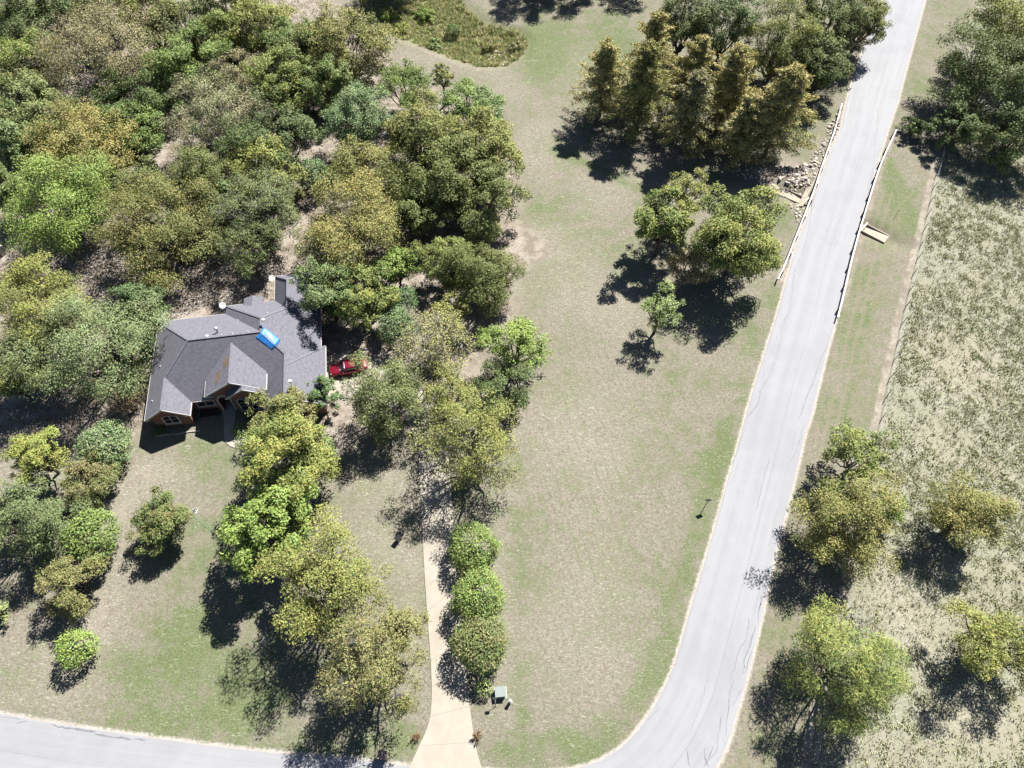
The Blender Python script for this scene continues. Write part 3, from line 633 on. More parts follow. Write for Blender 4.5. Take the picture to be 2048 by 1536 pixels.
for x0, x1 in ((.0, .55), (4.35, 5.05), (7.15, 7.95), (9.5, 10.1)):
    zt = 2.55 if x1 < 6 else 3.95; yy = -.3 if x1 < 6 else (1.0 if x1 < 9 else .45)
    boxobj('cornice_return', x0, x1, yy, yy + .28, zt - .12, zt, MAT['trim'], house)
# roof fittings
def fitting(u, v, plane, kind):
    p = HL(u, v, plane); bm = bmesh.new(); T = Matrix.Translation(p)
    if kind == 'vent':
        lathe(bm, [(.02,-.03),(.19,-.02),(.19,.06),(.24,.07),(.22,.14),(.10,.19),(.01,.2)], 14, T); return bmobj('roof_vent', bm, MAT['trim'], roof, True)
    if kind == 'small':
        lathe(bm, [(.10,-.03),(.10,.04),(.05,.06),(.05,.16),(.01,.17)], 10, T); return bmobj('vent_stub', bm, MAT['white'], roof, True)
    if kind == 'flue':
        lathe(bm, [(.17,-.15),(.14,.05),(.14,.75),(.22,.76),(.22,.86),(.05,.98),(.01,.98)], 14, T); return bmobj('flue_pipe', bm, MAT['white'], roof, True)
    if kind == 'box': box(bm, p.x - .2, p.x + .2, p.y - .2, p.y + .2, p.z - .12, p.z + .12, None, .03); return bmobj('box_vent', bm, MAT['white'], roof)
    if kind == 'stack': lathe(bm, [(.12,-.1),(.07,.05),(.07,.55),(.01,.56)], 10, T); return bmobj('vent_pipe', bm, MAT['galv'], roof, True)
for a in [(622,578,'back','vent'),(740,568,'back','small'),(826,553,'back','small'),(952,541,'back','small'),(1075,446,'north','vent'),(872,449,'back','small'),(712,545,'back','flue'),(1388,548,'east','small'),(1430,575,'east','stack'),(1293,938,'rwe','box'),(1503,672,'east','small'),(1110,388,'north','small'),(180,1100,'west','small'),(245,820,'west','small')]: fitting(*a)
for pl in ([(772,745),(800,738),(792,800),(752,842),(760,790)], [(700,880),(738,842),(728,905),(690,975),(684,950)]):
    v = [HL(a, b, 'midw') + Vector((-.012, 0, .018)) for a, b in pl]; mesh('bare_patch', v, [tuple(range(len(v)))], MAT['underlay'], entry_roof)
def dish(x, y, z, az):
    bm = bmesh.new(); M = Matrix.Translation((x, y, z + .35)) @ Matrix.Rotation(az, 4, 'Z') @ Matrix.Rotation(math.radians(38), 4, 'Y')
    lathe(bm, [(.02,.0),(.2,.02),(.36,.08),(.42,.13),(.40,.135),(.2,.045),(.02,.03)], 18, M); d = bmobj('satellite_dish', bm, MAT['grey_plastic'] if False else MAT['white'], house, True)
    tubeobj('mast', [(x, y, z - .25), (x, y, z + .36)], .025, MAT['galv'], d, 6); tip = M @ Vector((0.25, 0, .42)); tubeobj('feed_arm', [M @ Vector((.3, 0, .05)), tip], .018, MAT['galv'], d, 6)
dish(7.9, 15.05, 2.8, math.radians(-50)); dish(13.95, 18.6, 2.85, math.radians(-50))
boxobj('bed_soil', 5.1, 7.5, .9, 1.9, -.1, .05, MAT['soil'], house)
# tarp over the damaged hip
tp = empty('roof_tarp', (HX, HY, 0), HROT); tag(tp, 'bright blue tarp draped over the roof ridge of the brick house', 'tarp')
def tarp_half(name, plane, corners):
    a, b, c, d = [Vector(x) for x in corners]; n = 9; v = []; f = []; rg = random.Random(4)
    for i in range(n):
        for j in range(n):
            s, t = i / (n - 1), j / (n - 1); p = (a * (1 - s) + b * s) * (1 - t) + (d * (1 - s) + c * s) * t
            p.z = planes[plane](p.x, p.y) + .035 + (.018 * math.sin(s * 9 + t * 4) + .015 * rg.random()) * (1 if 0 < t < 1 else .3); v.append(p)
    f = [(i * n + j, i * n + j + 1, (i + 1) * n + j + 1, (i + 1) * n + j) for i in range(n - 1) for j in range(n - 1)]
    o = mesh(name, v, f, MAT['tarp'], tp, True); m = o.modifiers.new('thickness', 'SOLIDIFY'); m.thickness = .01; m.offset = 1; return o
h0 = Vector(R2) + (Vector(RW0) - Vector(R2)) * .03; h1 = Vector(R2) + (Vector(RW0) - Vector(R2)) * .67
tarp_half('tarp_sheet', 'east', [h0, h1, HL(1219, 606, 'east'), HL(1087, 503, 'east')]); tarp_half('tarp_sheet', 'front', [h0, h1, HL(1148, 686, 'front'), HL(1018, 589, 'front')])
# low stone edging along the front bed and an urn by the walk
def lw(x, y, z=0.0): q = HW(x, y); return Vector((q[0], q[1], z))
ed = empty('bed_edging', lw(2.8, -.85)); tag(ed, 'row of pale edging stones in front of the left gable window', 'edging')
rg = random.Random(8)
for k in range(11):
    x = .5 + k * .46; M = Matrix.Translation(lw(x, -.95 + .04 * math.sin(k)) - ed.location) @ Matrix.Rotation(HROT + rg.uniform(-.1, .1), 4, 'Z')
    bm = bmesh.new(); box(bm, -.21, .21, -.07, .07, -.04, .11 + rg.random() * .03, M, .02); bmobj('edging_stone', bm, MAT['concrete'], ed)
def urn(x, y):
    t = empty('garden_urn', (x, y, 0)); tag(t, 'grey stone urn at the bend of the front walk', 'urn'); bm = bmesh.new()
    lathe(bm, [(.16,-.03),(.17,.05),(.08,.12),(.10,.2),(.22,.38),(.25,.55),(.28,.58),(.27,.6),(.2,.59),(.17,.5),(.02,.48)], 16); bmobj('bowl', bm, MAT['terracotta'], t, True); bm = bmesh.new(); lathe(bm, [(.01,.50),(.17,.50),(.1,.54),(.01,.55)], 12); bmobj('soil', bm, MAT['soil'], t)
q = P(484, 815); urn(q.x, q.y)

# ------------------------------------------------------------------ red car beside the house
def car(loc, rz):
    t = empty('parked_car', loc, rz); tag(t, 'red sedan parked beside the house half hidden under a tree', 'car')
    def loft(name, st, mat, parent):
        prof = [(-1,0),(-1.0,.35),(-.985,.7),(-.90,.96),(-.6,1.0),(0,1.02),(.6,1.0),(.90,.96),(.985,.7),(1,.35),(1,0)]; v = []; f = []; n = len(prof)
        for x, hw, z0, z1 in st: v += [(x, hw * a, z0 + (z1 - z0) * b) for a, b in prof]
        for i in range(len(st) - 1): f += [(i*n+k, i*n+k+1, (i+1)*n+k+1, (i+1)*n+k) for k in range(n - 1)] + [(i*n+n-1, i*n, (i+1)*n, (i+1)*n+n-1)]
        f += [tuple(range(n)), tuple(range((len(st)-1)*n, len(st)*n))[::-1]]; o = mesh(name, v, f, mat, parent, True); return o
    loft('body', [(-2.3,.60,.38,.58),(-2.24,.74,.30,.66),(-2.0,.83,.24,.74),(-1.3,.86,.22,.82),(-.9,.87,.22,.88),(.2,.88,.22,.90),(1.2,.87,.22,.93),(1.9,.83,.24,.92),(2.2,.76,.28,.86),(2.28,.64,.4,.7)], MAT['car_red'], t)
    loft('window_band', [(-1.05,.70,.84,.90),(-.55,.70,.86,1.30),(.1,.69,.86,1.36),(.9,.68,.86,1.30),(1.5,.66,.86,.98)], MAT['glass'], t)
    loft('roof', [(-.52,.60,1.28,1.335),(-.3,.63,1.30,1.385),(.3,.63,1.30,1.40),(.75,.62,1.28,1.36),(.9,.58,1.26,1.325)], MAT['car_red'], t)
    for s in (-1, 1):
        for x in (-1.4, 1.35):
            w = empty('wheel', (x, s * .78, .31)); w.parent = t; bm = bmesh.new(); M = Matrix.Rotation(math.pi / 2, 4, 'X')
            lathe(bm, [(.2,-.1),(.29,-.1),(.31,-.07),(.31,.07),(.29,.1),(.2,.1)], 18, M); bmobj('tyre', bm, MAT['rubber'], w, True); bm = bmesh.new(); lathe(bm, [(.01,-.085),(.2,-.08),(.2,.08),(.01,.085)], 14, M); bmobj('rim', bm, MAT['chrome'], w)
        bm = bmesh.new(); box(bm, -2.27, -2.1, s * .58 - .14, s * .58 + .14, .55, .67, None, .03); bmobj('headlight', bm, MAT['lamp'], t)
        bm = bmesh.new(); box(bm, 2.12, 2.27, s * .58 - .13, s * .58 + .13, .66, .8, None, .03); bmobj('tail_light', bm, MAT['tail'], t)
        bm = bmesh.new(); box(bm, -.78, -.62, s * .95 - .1, s * .95 + .1, .9, 1.03, None, .03); bmobj('wing_mirror', bm, MAT['car_red'], t)
        for x in (-.55, .12, .85): beamobj('pillar', (x, s * .70, .88), (x * .97, s * .645, 1.31), .06, .07, MAT['car_red'], t)
q = P(697, 733, .8); car((q.x, q.y, .035), HROT + math.radians(4))
# ------------------------------------------------------------------ guardrails
def guardrail(px, label, side):
    pl = resample(smooth(poly(px, .62), 2), .6); t = empty('guardrail', (*pl[len(pl)//2], 0)); tag(t, label, 'guardrail', 'guardrails along the culvert')
    prof = [(-.06,.165),(.03,.16),(.10,.11),(.10,.07),(.0,.02),(.0,-.02),(.10,-.07),(.10,-.11),(.03,-.155),(0,-.16)]
    d = np.gradient(pl, axis=0); d /= np.linalg.norm(d, axis=1)[:, None]; nr = np.c_[d[:, 1], -d[:, 0]] * side; L = t.location
    v, f = [], []; m = len(prof)
    for p, q in zip(pl, nr):
        for a, z in prof: v.append((p[0] + q[0] * a - L.x, p[1] + q[1] * a - L.y, .60 + z))
    for i in range(len(pl) - 1): f += [(i*m+k, i*m+k+1, (i+1)*m+k+1, (i+1)*m+k) for k in range(m - 1)]
    r = mesh('rail', v, f, MAT['galv'], t); md = r.modifiers.new('thickness', 'SOLIDIFY'); md.thickness = .035; md.offset = 0
    arc = np.r_[0, np.cumsum(np.hypot(*np.diff(pl, axis=0).T))]; k = .6; base = None
    while k < arc[-1]:
        i = int(np.searchsorted(arc, k)); i = min(i, len(pl) - 1); p = pl[i] - nr[i] * .16; a = math.atan2(d[i][1], d[i][0]); g = g1(p[0], p[1])
        if base is None: base = boxobj('post', -.07, .07, -.09, .09, -1.6, .80, MAT['wood_post'], t, .01); po = base
        else: po = base.copy(); COL.objects.link(po)
        po.parent = t; po.location = (p[0] - L.x, p[1] - L.y, 0); po.rotation_euler = (0, 0, a)
        q = pl[i] - nr[i] * .04
        k += 3.81
    for i in (0, len(pl) - 1):
        p = pl[i]; s = -1 if i == 0 else 1; a = math.atan2(d[i][1], d[i][0]); M = Matrix.Translation((p[0] - L.x, p[1] - L.y, 0)) @ Matrix.Rotation(a, 4, 'Z')
        boxobj('end_terminal', -.05 if s > 0 else -.32, .32 if s > 0 else .05, -.09, .09, .40, .80, MAT['galv'], t, .03, M)
guardrail([(1683,211),(1670.5,258),(1658,293),(1640,344),(1629,380),(1609,430),(1584,494),(1572,525),(1557,556)], 'white steel guardrail on the side of the road above the riprap', 1)
guardrail([(1791,263),(1760,329),(1739,395),(1708,497),(1687,590),(1676,632)], 'white steel guardrail on the grass verge side toward the wire fence', -1)

# ------------------------------------------------------------------ culvert ends
def culvert(pa, pb, w, za, zb, h, name, label, wall_px=None):
    a, b = P(*pa), P(*pb); a.z = b.z = 0; d = (b - a); L = d.length; ang = math.atan2(d.y, d.x)
    t = empty(name, (a.x, a.y, 0), ang); tag(t, label, 'culvert', 'culvert ends either side of the road')
    def slope(nm, y0, y1, zt0, zt1, mat):
        v = [(0,y0,za-.25),(L,y0,zb-.25),(L,y1,zb-.25),(0,y1,za-.25),(0,y0,zt0),(L,y0,zt1),(L,y1,zt1),(0,y1,zt0)]
        return mesh(nm, v, [(3,2,1,0),(4,5,6,7),(0,1,5,4),(1,2,6,5),(2,3,7,6),(3,0,4,7)], mat, t)
    slope('channel_floor', -w/2, w/2, za, zb, MAT['tan_concrete'])
    slope('wing_wall', -w/2-.14, -w/2, za + h, zb + .06, MAT['tan_concrete']); slope('wing_wall', w/2, w/2+.14, za + h, zb + .06, MAT['tan_concrete'])
    bm = bmesh.new(); box(bm, -.28, 0, -w/2-.3, -w*.30, za-.3, za+h+.12); box(bm, -.28, 0, w*.30, w/2+.3, za-.3, za+h+.12); box(bm, -.28, 0, -w*.30, w*.30, za+h*.72, za+h+.12); bmobj('headwall', bm, MAT['concrete'], t)
    bm = bmesh.new(); box(bm, -.9, -.28, -w*.3, w*.3, za, za+h*.72); bmobj('culvert_mouth', bm, MAT['dark_metal'], t)
    return t
culvert((1611,398), (1568,376), 1.5, -.80, -.70, .42, 'culvert_outlet', 'tan concrete culvert outlet trough among the riprap stones')
culvert((1731,453), (1776,476), 1.5, -.50, -.26, .32, 'culvert_inlet', 'tan concrete culvert trough on the grass side of the road')
# retaining strip under the guardrail beside the riprap
rw = smooth(poly([(1662,288),(1640,338),(1624,375),(1606,412)]), 2); d = np.gradient(rw, axis=0); d /= np.linalg.norm(d, axis=1)[:, None]; nr = np.c_[-d[:, 1], d[:, 0]]
A, B = rw, rw + np.c_[d[:, 1], -d[:, 0]] * .7; n = len(A); mid_ = A[n//2]
v = [(x - mid_[0], y - mid_[1], .005) for x, y in A] + [(x - mid_[0], y - mid_[1], -.35) for x, y in B] + [(x - mid_[0], y - mid_[1], -1.3) for x, y in A] + [(x - mid_[0], y - mid_[1], -1.3) for x, y in B]
f = [(i, i+1, n+i+1, n+i) for i in range(n-1)] + [(n+i, n+i+1, 3*n+i+1, 3*n+i) for i in range(n-1)] + [(0, n, 3*n, 2*n), (n-1, 3*n-1, 4*n-1, 2*n-1)]
rwall = mesh('retaining_wall', v, f, MAT['tan_concrete'], None, False, (mid_[0], mid_[1], 0)); tag(rwall, 'long tan concrete retaining wall between guardrail and riprap', 'wall')
# fan of sand at the trough's end
def patch_sheet(name, pts_px, mat, lift, parent=None):
    pl = smooth(np.vstack([poly(pts_px), poly(pts_px[:1])]), 2)[:-1]; c = pl.mean(0); rings = [pl * (1 - k) + c * k for k in (0, .25, .5, .75, .97)]
    v = []; n = len(pl)
    for k, r in enumerate(rings):
        z = gz(r[:, 0], r[:, 1]) + (lift if k else -.04); v += [(x, y, zz) for (x, y), zz in zip(r, z)]
    f = [(k*n+i, k*n+(i+1)%n, (k+1)*n+(i+1)%n, (k+1)*n+i) for k in range(4) for i in range(n)] + [tuple(4*n+i for i in range(n))]
    return mesh(name, v, f, mat, parent, True)
struct(patch_sheet('sand_fan', [(1567,368),(1548,355),(1540,362),(1538,376),(1552,384),(1566,383)], MAT['sand'], .02))

# ------------------------------------------------------------------ riprap
def stone_meshes(n, seed, k=7):
    out = []
    for s in range(k):
        bm = bmesh.new(); bmesh.ops.create_icosphere(bm, subdivisions=1, radius=1); rg = random.Random(seed + s)
        ax = [rg.uniform(.7, 1.3), rg.uniform(.6, 1.0), rg.uniform(.4, .65)]
        for v in bm.verts: v.co = Vector((v.co.x * ax[0], v.co.y * ax[1], v.co.z * ax[2])) * rg.uniform(.78, 1.12)
        me = bpy.data.meshes.new('stone'); bm.to_mesh(me); bm.free(); me.materials.append(MAT['stone']); out.append(me)
    return out
SM = stone_meshes(7, 100)
def stones(root, pg_px, count, r0, r1, seed):
    pg = poly(pg_px); rg = np.random.default_rng(seed); lo, hi = pg.min(0), pg.max(0); k = 0; pts = []
    while k < count:
        p = lo + rg.random(2) * (hi - lo)
        if not inside(np.array([p[0]]), np.array([p[1]]), pg)[0]: continue
        r = r0 + (r1 - r0) * rg.random() ** 1.6
        if any((p[0]-q[0])**2 + (p[1]-q[1])**2 < (.62 * (r + q[2]))**2 for q in pts) and rg.random() < .85: k += .15; continue
        pts.append((p[0], p[1], r)); k += 1
        o = bpy.data.objects.new('stone', SM[int(rg.integers(7))]); COL.objects.link(o); o.parent = root
        o.location = (p[0] - root.location.x, p[1] - root.location.y, g1(*p) + r * .18); o.scale = (r, r, r); o.rotation_euler = (rg.normal(0, .35), rg.normal(0, .35), rg.random() * 6.3)
q = P(1605, 350); rip = empty('riprap', (q.x, q.y, 0)); tag(rip, 'pile of pale broken riprap stones below the guardrail by the culvert', 'riprap')
stones(rip, [(1678,228),(1679,262),(1657,292),(1640,332),(1622,372),(1613,390),(1600,382),(1572,362),(1545,350),(1556,336),(1590,333),(1618,326),(1640,290),(1660,250)], 165, .17, .46, 1)
stones(rip, [(1470,336),(1510,330),(1545,338),(1552,352),(1520,356),(1480,350)], 38, .17, .36, 2)
stones(rip, [(1588,402),(1606,402),(1618,412),(1610,436),(1598,452),(1588,430),(1574,410)], 36, .13, .34, 3)
q = P(995, 112); rk = empty('rock_heap', (q.x, q.y, 0)); tag(rk, 'small heap of whitish rocks in the overgrown ditch at the top', 'rocks')
stones(rk, [(985,94),(1005,96),(1014,110),(1016,124),(1000,127),(982,120),(976,112)], 44, .18, .42, 4)

# ------------------------------------------------------------------ wire fence along the tall grass
fz_ = empty('wire_fence', (*fence_pl[8], 0)); tag(fz_, 'wire fence on thin rusty posts between mown verge and tall grass', 'fence')
fpts = resample(fence_pl, 3.0); L = fz_.location; pb = None
rg = random.Random(3)
for i, p in enumerate(fpts):
    if pb is None: bm = bmesh.new(); box(bm, -.03, .03, -.008, .008, -.3, 1.35); box(bm, -.008, .008, -.03, .02, -.3, 1.35); pb = bmobj('post', bm, MAT['rust'], fz_); o = pb
    else: o = pb.copy(); COL.objects.link(o)
    o.parent = fz_; o.location = (p[0] - L.x, p[1] - L.y, g1(*p)); o.rotation_euler = (rg.uniform(-.06, .06), rg.uniform(-.06, .06), rg.uniform(-.3, .3)); o.scale = (1.5, 1.5, rg.uniform(.92, 1.08))
for h in (.35, .65, .95, 1.25):
    tubeobj('wire', [(p[0] - L.x, p[1] - L.y, g1(*p) + h) for p in fpts], .006, MAT['galv'], fz_, 4)

# ------------------------------------------------------------------ small roadside things
q = P(1410, 1012); sg = empty('road_sign', (q.x, q.y, g1(q.x, q.y)), math.radians(-4)); tag(sg, 'diamond road sign on a thin post at the left road edge', 'sign')
bm = bmesh.new(); box(bm, -.035, .035, -.02, .02, -.3, 2.05); bmobj('post', bm, MAT['dark_metal'], sg)
bm = bmesh.new(); box(bm, -.31, .31, -.012, .012, -.31, .31, Matrix.Translation((0, -.035, 1.72)) @ Matrix.Rotation(math.pi/4, 4, 'Y') , .004); bmobj('panel', bm, MAT['sign_back'], sg)
bm = bmesh.new(); box(bm, -.30, .30, -.003, .003, -.30, .30, Matrix.Translation((0, -.052 + .04, 1.72)) @ Matrix.Rotation(math.pi/4, 4, 'Y')); bmobj('yellow_face', bm, MAT['sign_yellow'], sg).location = (0, .0, 0)
q = P(1001, 1386); tf = empty('utility_box', (q.x, q.y, g1(q.x, q.y)), math.radians(5)); tag(tf, 'pale grey green utility cabinet on a pad right of the driveway', 'cabinet')
boxobj('pad', -.6, .6, -.55, .55, -.1, .06, MAT['concrete'], tf, .01); boxobj('cabinet_body', -.48, .48, -.40, .42, .06, .72, MAT['pale_box'], tf, .02)
v = [(-.52,-.46,.72),(.52,-.46,.72),(.52,.46,.80),(-.52,.46,.80),(-.52,-.46,.76),(.52,-.46,.76),(.52,.46,.86),(-.52,.46,.86)]
mesh('lid', v, [(3,2,1,0),(4,5,6,7),(0,1,5,4),(1,2,6,5),(2,3,7,6),(3,0,4,7)], MAT['pale_box'], tf); boxobj('latch', -.05, .05, -.43, -.40, .35, .5, MAT['dark_metal'], tf)
q = P(1020.5, 1404); bo = empty('bollard', (q.x, q.y, g1(q.x, q.y))); tag(bo, 'short white round bollard beside the pale utility cabinet', 'bollard')
bm = bmesh.new(); lathe(bm, [(.15,-.2),(.15,.75),(.17,.76),(.17,.84),(.10,.90),(.01,.91)], 18); bmobj('tube', bm, MAT['white'], bo, True); bm = bmesh.new(); lathe(bm, [(.22,-.1),(.22,.03),(.16,.05),(.01,.05)], 16); bmobj('footing', bm, MAT['concrete'], bo)
q = P(991, 1416); mb = empty('leaning_marker', (q.x, q.y, g1(q.x, q.y))); tag(mb, 'thin leaning post with a small box, right of driveway below the bollard', 'marker post')
tubeobj('post', [(0,0,-.2),(-.05,.35,.75),(-.08,.62,1.45)], [.03,.03,.025], MAT['rust'], mb, 6); bm = bmesh.new(); box(bm, -.2, .2, -.1, .1, 1.4, 1.62, Matrix.Translation((-.08,.62,0)), .03); bmobj('box', bm, MAT['dark_metal'], mb); tubeobj('conduit', [(.03,.02,-.1),(.0,.45,.55),(-.04,.85,.62)], .016, MAT['white'], mb, 6)
q = P(768, 1512); mp_ = empty('brick_mailbox', (q.x, q.y, g1(q.x, q.y)), math.radians(-8)); tag(mp_, 'brick mailbox pillar at the street left of the driveway mouth', 'mailbox')
MAT['pink_brick'] = plain('pale_pink_brick', (.36, .27, .225), .9, var=.2, scale=8)
boxobj('pillar', -.33, .33, -.33, .33, -.15, 1.28, MAT['pink_brick'], mp_, .01); boxobj('cap', -.38, .38, -.38, .38, 1.28, 1.36, MAT['pink_brick'], mp_, .015)
boxobj('letter_door', -.15, .15, -.365, -.33, .95, 1.12, MAT['dark_metal'], mp_, .01)
# bins and pot by the driveway
q = P(797, 1080); bn = empty('lidded_bin', (q.x, q.y, g1(q.x, q.y)), math.radians(-35)); bn.scale = (.8,.8,.8); tag(bn, 'black lidded bin standing in dappled shade left of the driveway', 'bin')
v = [(-.26,-.32,.08),(.26,-.32,.08),(.26,.32,.08),(-.26,.32,.08),(-.32,-.38,1.0),(.32,-.38,1.0),(.32,.38,1.0),(-.32,.38,1.0)]
mesh('bin_body', v, [(3,2,1,0),(4,5,6,7),(0,1,5,4),(1,2,6,5),(2,3,7,6),(3,0,4,7)], MAT['black_plastic'], bn); boxobj('lid', -.35, .35, -.42, .42, 1.0, 1.07, MAT['black_plastic'], bn, .025)
tubeobj('handle', [(-.3,.44,1.0),(-.3,.5,1.02),(.3,.5,1.02),(.3,.44,1.0)], .02, MAT['black_plastic'], bn, 6)
for s in (-1, 1):
    bm = bmesh.new(); lathe(bm, [(.02,-.03),(.13,-.03),(.14,0),(.13,.03),(.02,.03)], 14, Matrix.Translation((s*.3,.32,.14)) @ Matrix.Rotation(math.pi/2, 4, 'Y')); bmobj('wheel', bm, MAT['rubber'], bn)
for nm, (u, v_), r, lab in (('plant_pot', (800.5,1063), .26, 'grey round plant pot just above the black bin'), ('plant_pot', (806,1066), .2, 'smaller dark plant pot beside the grey one and bin')):
    q = P(u, v_); t = empty(nm, (q.x, q.y, g1(q.x, q.y))); tag(t, lab, 'pot', 'pots left of the driveway'); bm = bmesh.new()
    lathe(bm, [(r*.65,-.02),(r*.9,r*1.5),(r*1.02,r*1.52),(r*1.02,r*1.75),(r*.85,r*1.75),(r*.8,r*1.5),(.01,r*1.45)], 16); bmobj('shell', bm, MAT['grey_plastic'], t, True); bm = bmesh.new(); lathe(bm, [(.01,r*1.46),(r*.8,r*1.47),(.01,r*1.56)], 12); bmobj('potting_soil', bm, MAT['soil'], t)
# lawn sprinklers with sled bases, and the hose
def sprinkler(u, v_, rz, s, label):
    q = P(u, v_); t = empty('lawn_sprinkler', (q.x, q.y, g1(q.x, q.y)), rz); tag(t, label, 'sprinkler', 'white sprinklers on the lawn')
    w, h = .26 * s, .32 * s; tubeobj('sled_frame', [(-w,-h,.04),(w,-h,.04),(w,h,.04),(-w,h,.04),(-w,-h,.04)], .045, MAT['white'], t, 6)
    for y in (-h*.33, h*.33): tubeobj('crossbar', [(-w,y,.05),(w,y,.05)], .03, MAT['white'], t, 6)
    tubeobj('riser', [(0,h*.33,.05),(0,h*.33,.28)], .03, MAT['white'], t, 6); tubeobj('spray_arm', [(-w*.8,h*.33,.29),(w*.8,h*.33,.29)], .025, MAT['white'], t, 6)
sprinkler(389, 1023, math.radians(-15), 1.0, 'white sled sprinkler at the end of the green hose'); sprinkler(679, 1090, math.radians(-30), .85, 'white sled sprinkler on bare lawn beside the olive tree')
hp = smooth(poly([(387,1030),(392,1037),(405,1048),(420,1060),(436,1075),(448,1092),(455,1108),(459,1125),(458,1145),(448,1158),(436,1166),(424,1172),(420,1182),(428,1188),(440,1184),(450,1172)]), 2)
hm = hp[len(hp)//2]; tag(tubeobj('garden_hose', [(x, y, g1(x, y) + .02) for x, y in hp], .03, MAT['hose'], None, 6), 'pale green garden hose curving across the front lawn', 'hose')
# rod, scraps and the shed corner at the left edge
q = P(1791, 432); t = tubeobj('marker_rod', [(0,0,-.2),(.05,.03,1.3)], .025, MAT['rust']); t.location = (q.x, q.y, g1(q.x, q.y)); tag(t, 'thin rusty rod standing in the green verge by the guardrail', 'rod')
for (u, v_), lab in (((95,190),'teal tub under trees near the top left corner'), ((71,505),'upper teal tub under trees near the left edge'), ((67,524),'lower teal tub under trees near the left edge')):
    q = P(u, v_); t = empty('plastic_tub', (q.x, q.y, g1(q.x, q.y)), .4); tag(t, lab, 'tub', 'teal tubs in the woods'); bm = bmesh.new(); lathe(bm, [(.22,-.02),(.3,.32),(.33,.33),(.33,.36),(.29,.36),(.27,.3),(.2,.05),(.01,.04)], 14); bmobj('tub_shell', bm, MAT['teal'], t, True)
    tubeobj('rope_handle', [(.31,0,.34),(.4,0,.25),(.32,0,.2)], .015, MAT['white'], t, 5)
q = P(-8, 510); sh = empty('garden_shed', (q.x, q.y, 0), math.radians(-38)); tag(sh, 'white trimmed shed corner at the left edge of the picture', 'shed')
boxobj('shed_wall', -1.6, 1.0, -1.0, 1.0, -.1, 1.5, MAT['trim'], sh); mesh('shed_roof', [(-1.8,-1.2,1.5),(1.2,-1.2,1.5),(1.2,1.2,1.5),(-1.8,1.2,1.5),(-1.8,0,2.2),(1.2,0,2.2)], [(0,1,5,4),(2,3,4,5),(1,2,5),(3,0,4),(3,2,1,0)], MAT['galv'], sh)
boxobj('shed_door', .99, 1.03, -.4, .4, 0, 1.3, MAT['timber'], sh)
for a, b in (((1.2,-1.22,1.52),(1.2,0,2.24)),((1.2,1.22,1.52),(1.2,0,2.24)),((-1.8,-1.22,1.5),(1.2,-1.22,1.5))): beamobj('trim_board', a, b, .08, .14, MAT['white'], sh)
# ------------------------------------------------------------------ trees and shrubs
def unit(rng, n, zmin=-1.0):
    z = rng.uniform(zmin, 1, n); t = rng.uniform(0, 2 * np.pi, n); r = np.sqrt(1 - z * z); return np.c_[r * np.cos(t), r * np.sin(t), z]
def nrmz(v): return v / (np.linalg.norm(v, axis=1)[:, None] + 1e-9)
def leaf_mesh(name, pos, axis, nrm, L, Wd, col, parent, mat):
    n = len(pos); nrm = nrmz(nrm); a = nrmz(axis - nrm * np.sum(axis * nrm, 1)[:, None]); b = np.cross(nrm, a)
    L = L[:, None]; Wd = Wd[:, None]
    v = np.empty((n, 3, 3)); v[:, 0] = pos - a * L * .5 - b * Wd * .5; v[:, 1] = pos - a * L * .35 + b * Wd * .5; v[:, 2] = pos + a * L * .5
    me = bpy.data.meshes.new(name); me.vertices.add(n * 3); me.vertices.foreach_set('co', v.ravel())
    me.loops.add(n * 3); me.loops.foreach_set('vertex_index', np.arange(n * 3, dtype=np.int32)); me.polygons.add(n); me.polygons.foreach_set('loop_start', np.arange(0, n * 3, 3, dtype=np.int32)); me.update()
    at = me.attributes.new('leafcol', 'FLOAT_COLOR', 'FACE'); at.data.foreach_set('color', np.c_[np.clip(col, .004, .9), np.ones(n)].astype(np.float32).ravel())
    me.materials.append(mat); o = bpy.data.objects.new(name, me); COL.objects.link(o); o.parent = parent; return o
class Wood:
    def __init__(s): s.v = []; s.f = []; s.c = 0
    def tube(s, pts, rad, n=5):
        pts = np.asarray(pts, float); m = len(pts); d = np.gradient(pts, axis=0); d = nrmz(d)
        ref = np.where(np.abs(d[:, 2:3]) < .9, [[0, 0, 1.]], [[1., 0, 0]]); a = nrmz(np.cross(d, ref)); b = np.cross(d, a)
        t = np.arange(n) * 2 * np.pi / n; r = np.asarray(rad, float)[:, None, None]
        ring = pts[:, None] + r * (a[:, None] * np.cos(t)[None, :, None] + b[:, None] * np.sin(t)[None, :, None]); s.v.append(ring.reshape(-1, 3))
        i = np.arange(m - 1)[:, None] * n + np.arange(n)[None]; j = np.arange(m - 1)[:, None] * n + (np.arange(n)[None] + 1) % n
        s.f.append((np.stack([i, j, j + n, i + n], -1).reshape(-1, 4)) + s.c); s.c += m * n
    def build(s, name, mat, parent):
        v = np.vstack(s.v); f = np.vstack(s.f).astype(np.int32); me = bpy.data.meshes.new(name); me.vertices.add(len(v)); me.vertices.foreach_set('co', v.ravel()); me.loops.add(f.size); me.loops.foreach_set('vertex_index', f.ravel())
        me.polygons.add(len(f)); me.polygons.foreach_set('loop_start', np.arange(0, f.size, 4, dtype=np.int32)); me.update(); me.polygons.foreach_set('use_smooth', [True] * len(f)); me.materials.append(mat)
        o = bpy.data.objects.new(name, me); COL.objects.link(o); o.parent = parent; return o
def curve(a, b, sag, n=5, rng=None, wob=0.0):
    t = np.linspace(0, 1, n)[:, None]; m = (a + b) / 2 + sag; p = (1 - t) ** 2 * a + 2 * t * (1 - t) * m + t * t * b
    if wob: p[1:-1] += rng.normal(0, wob, (n - 2, 3))
    return p
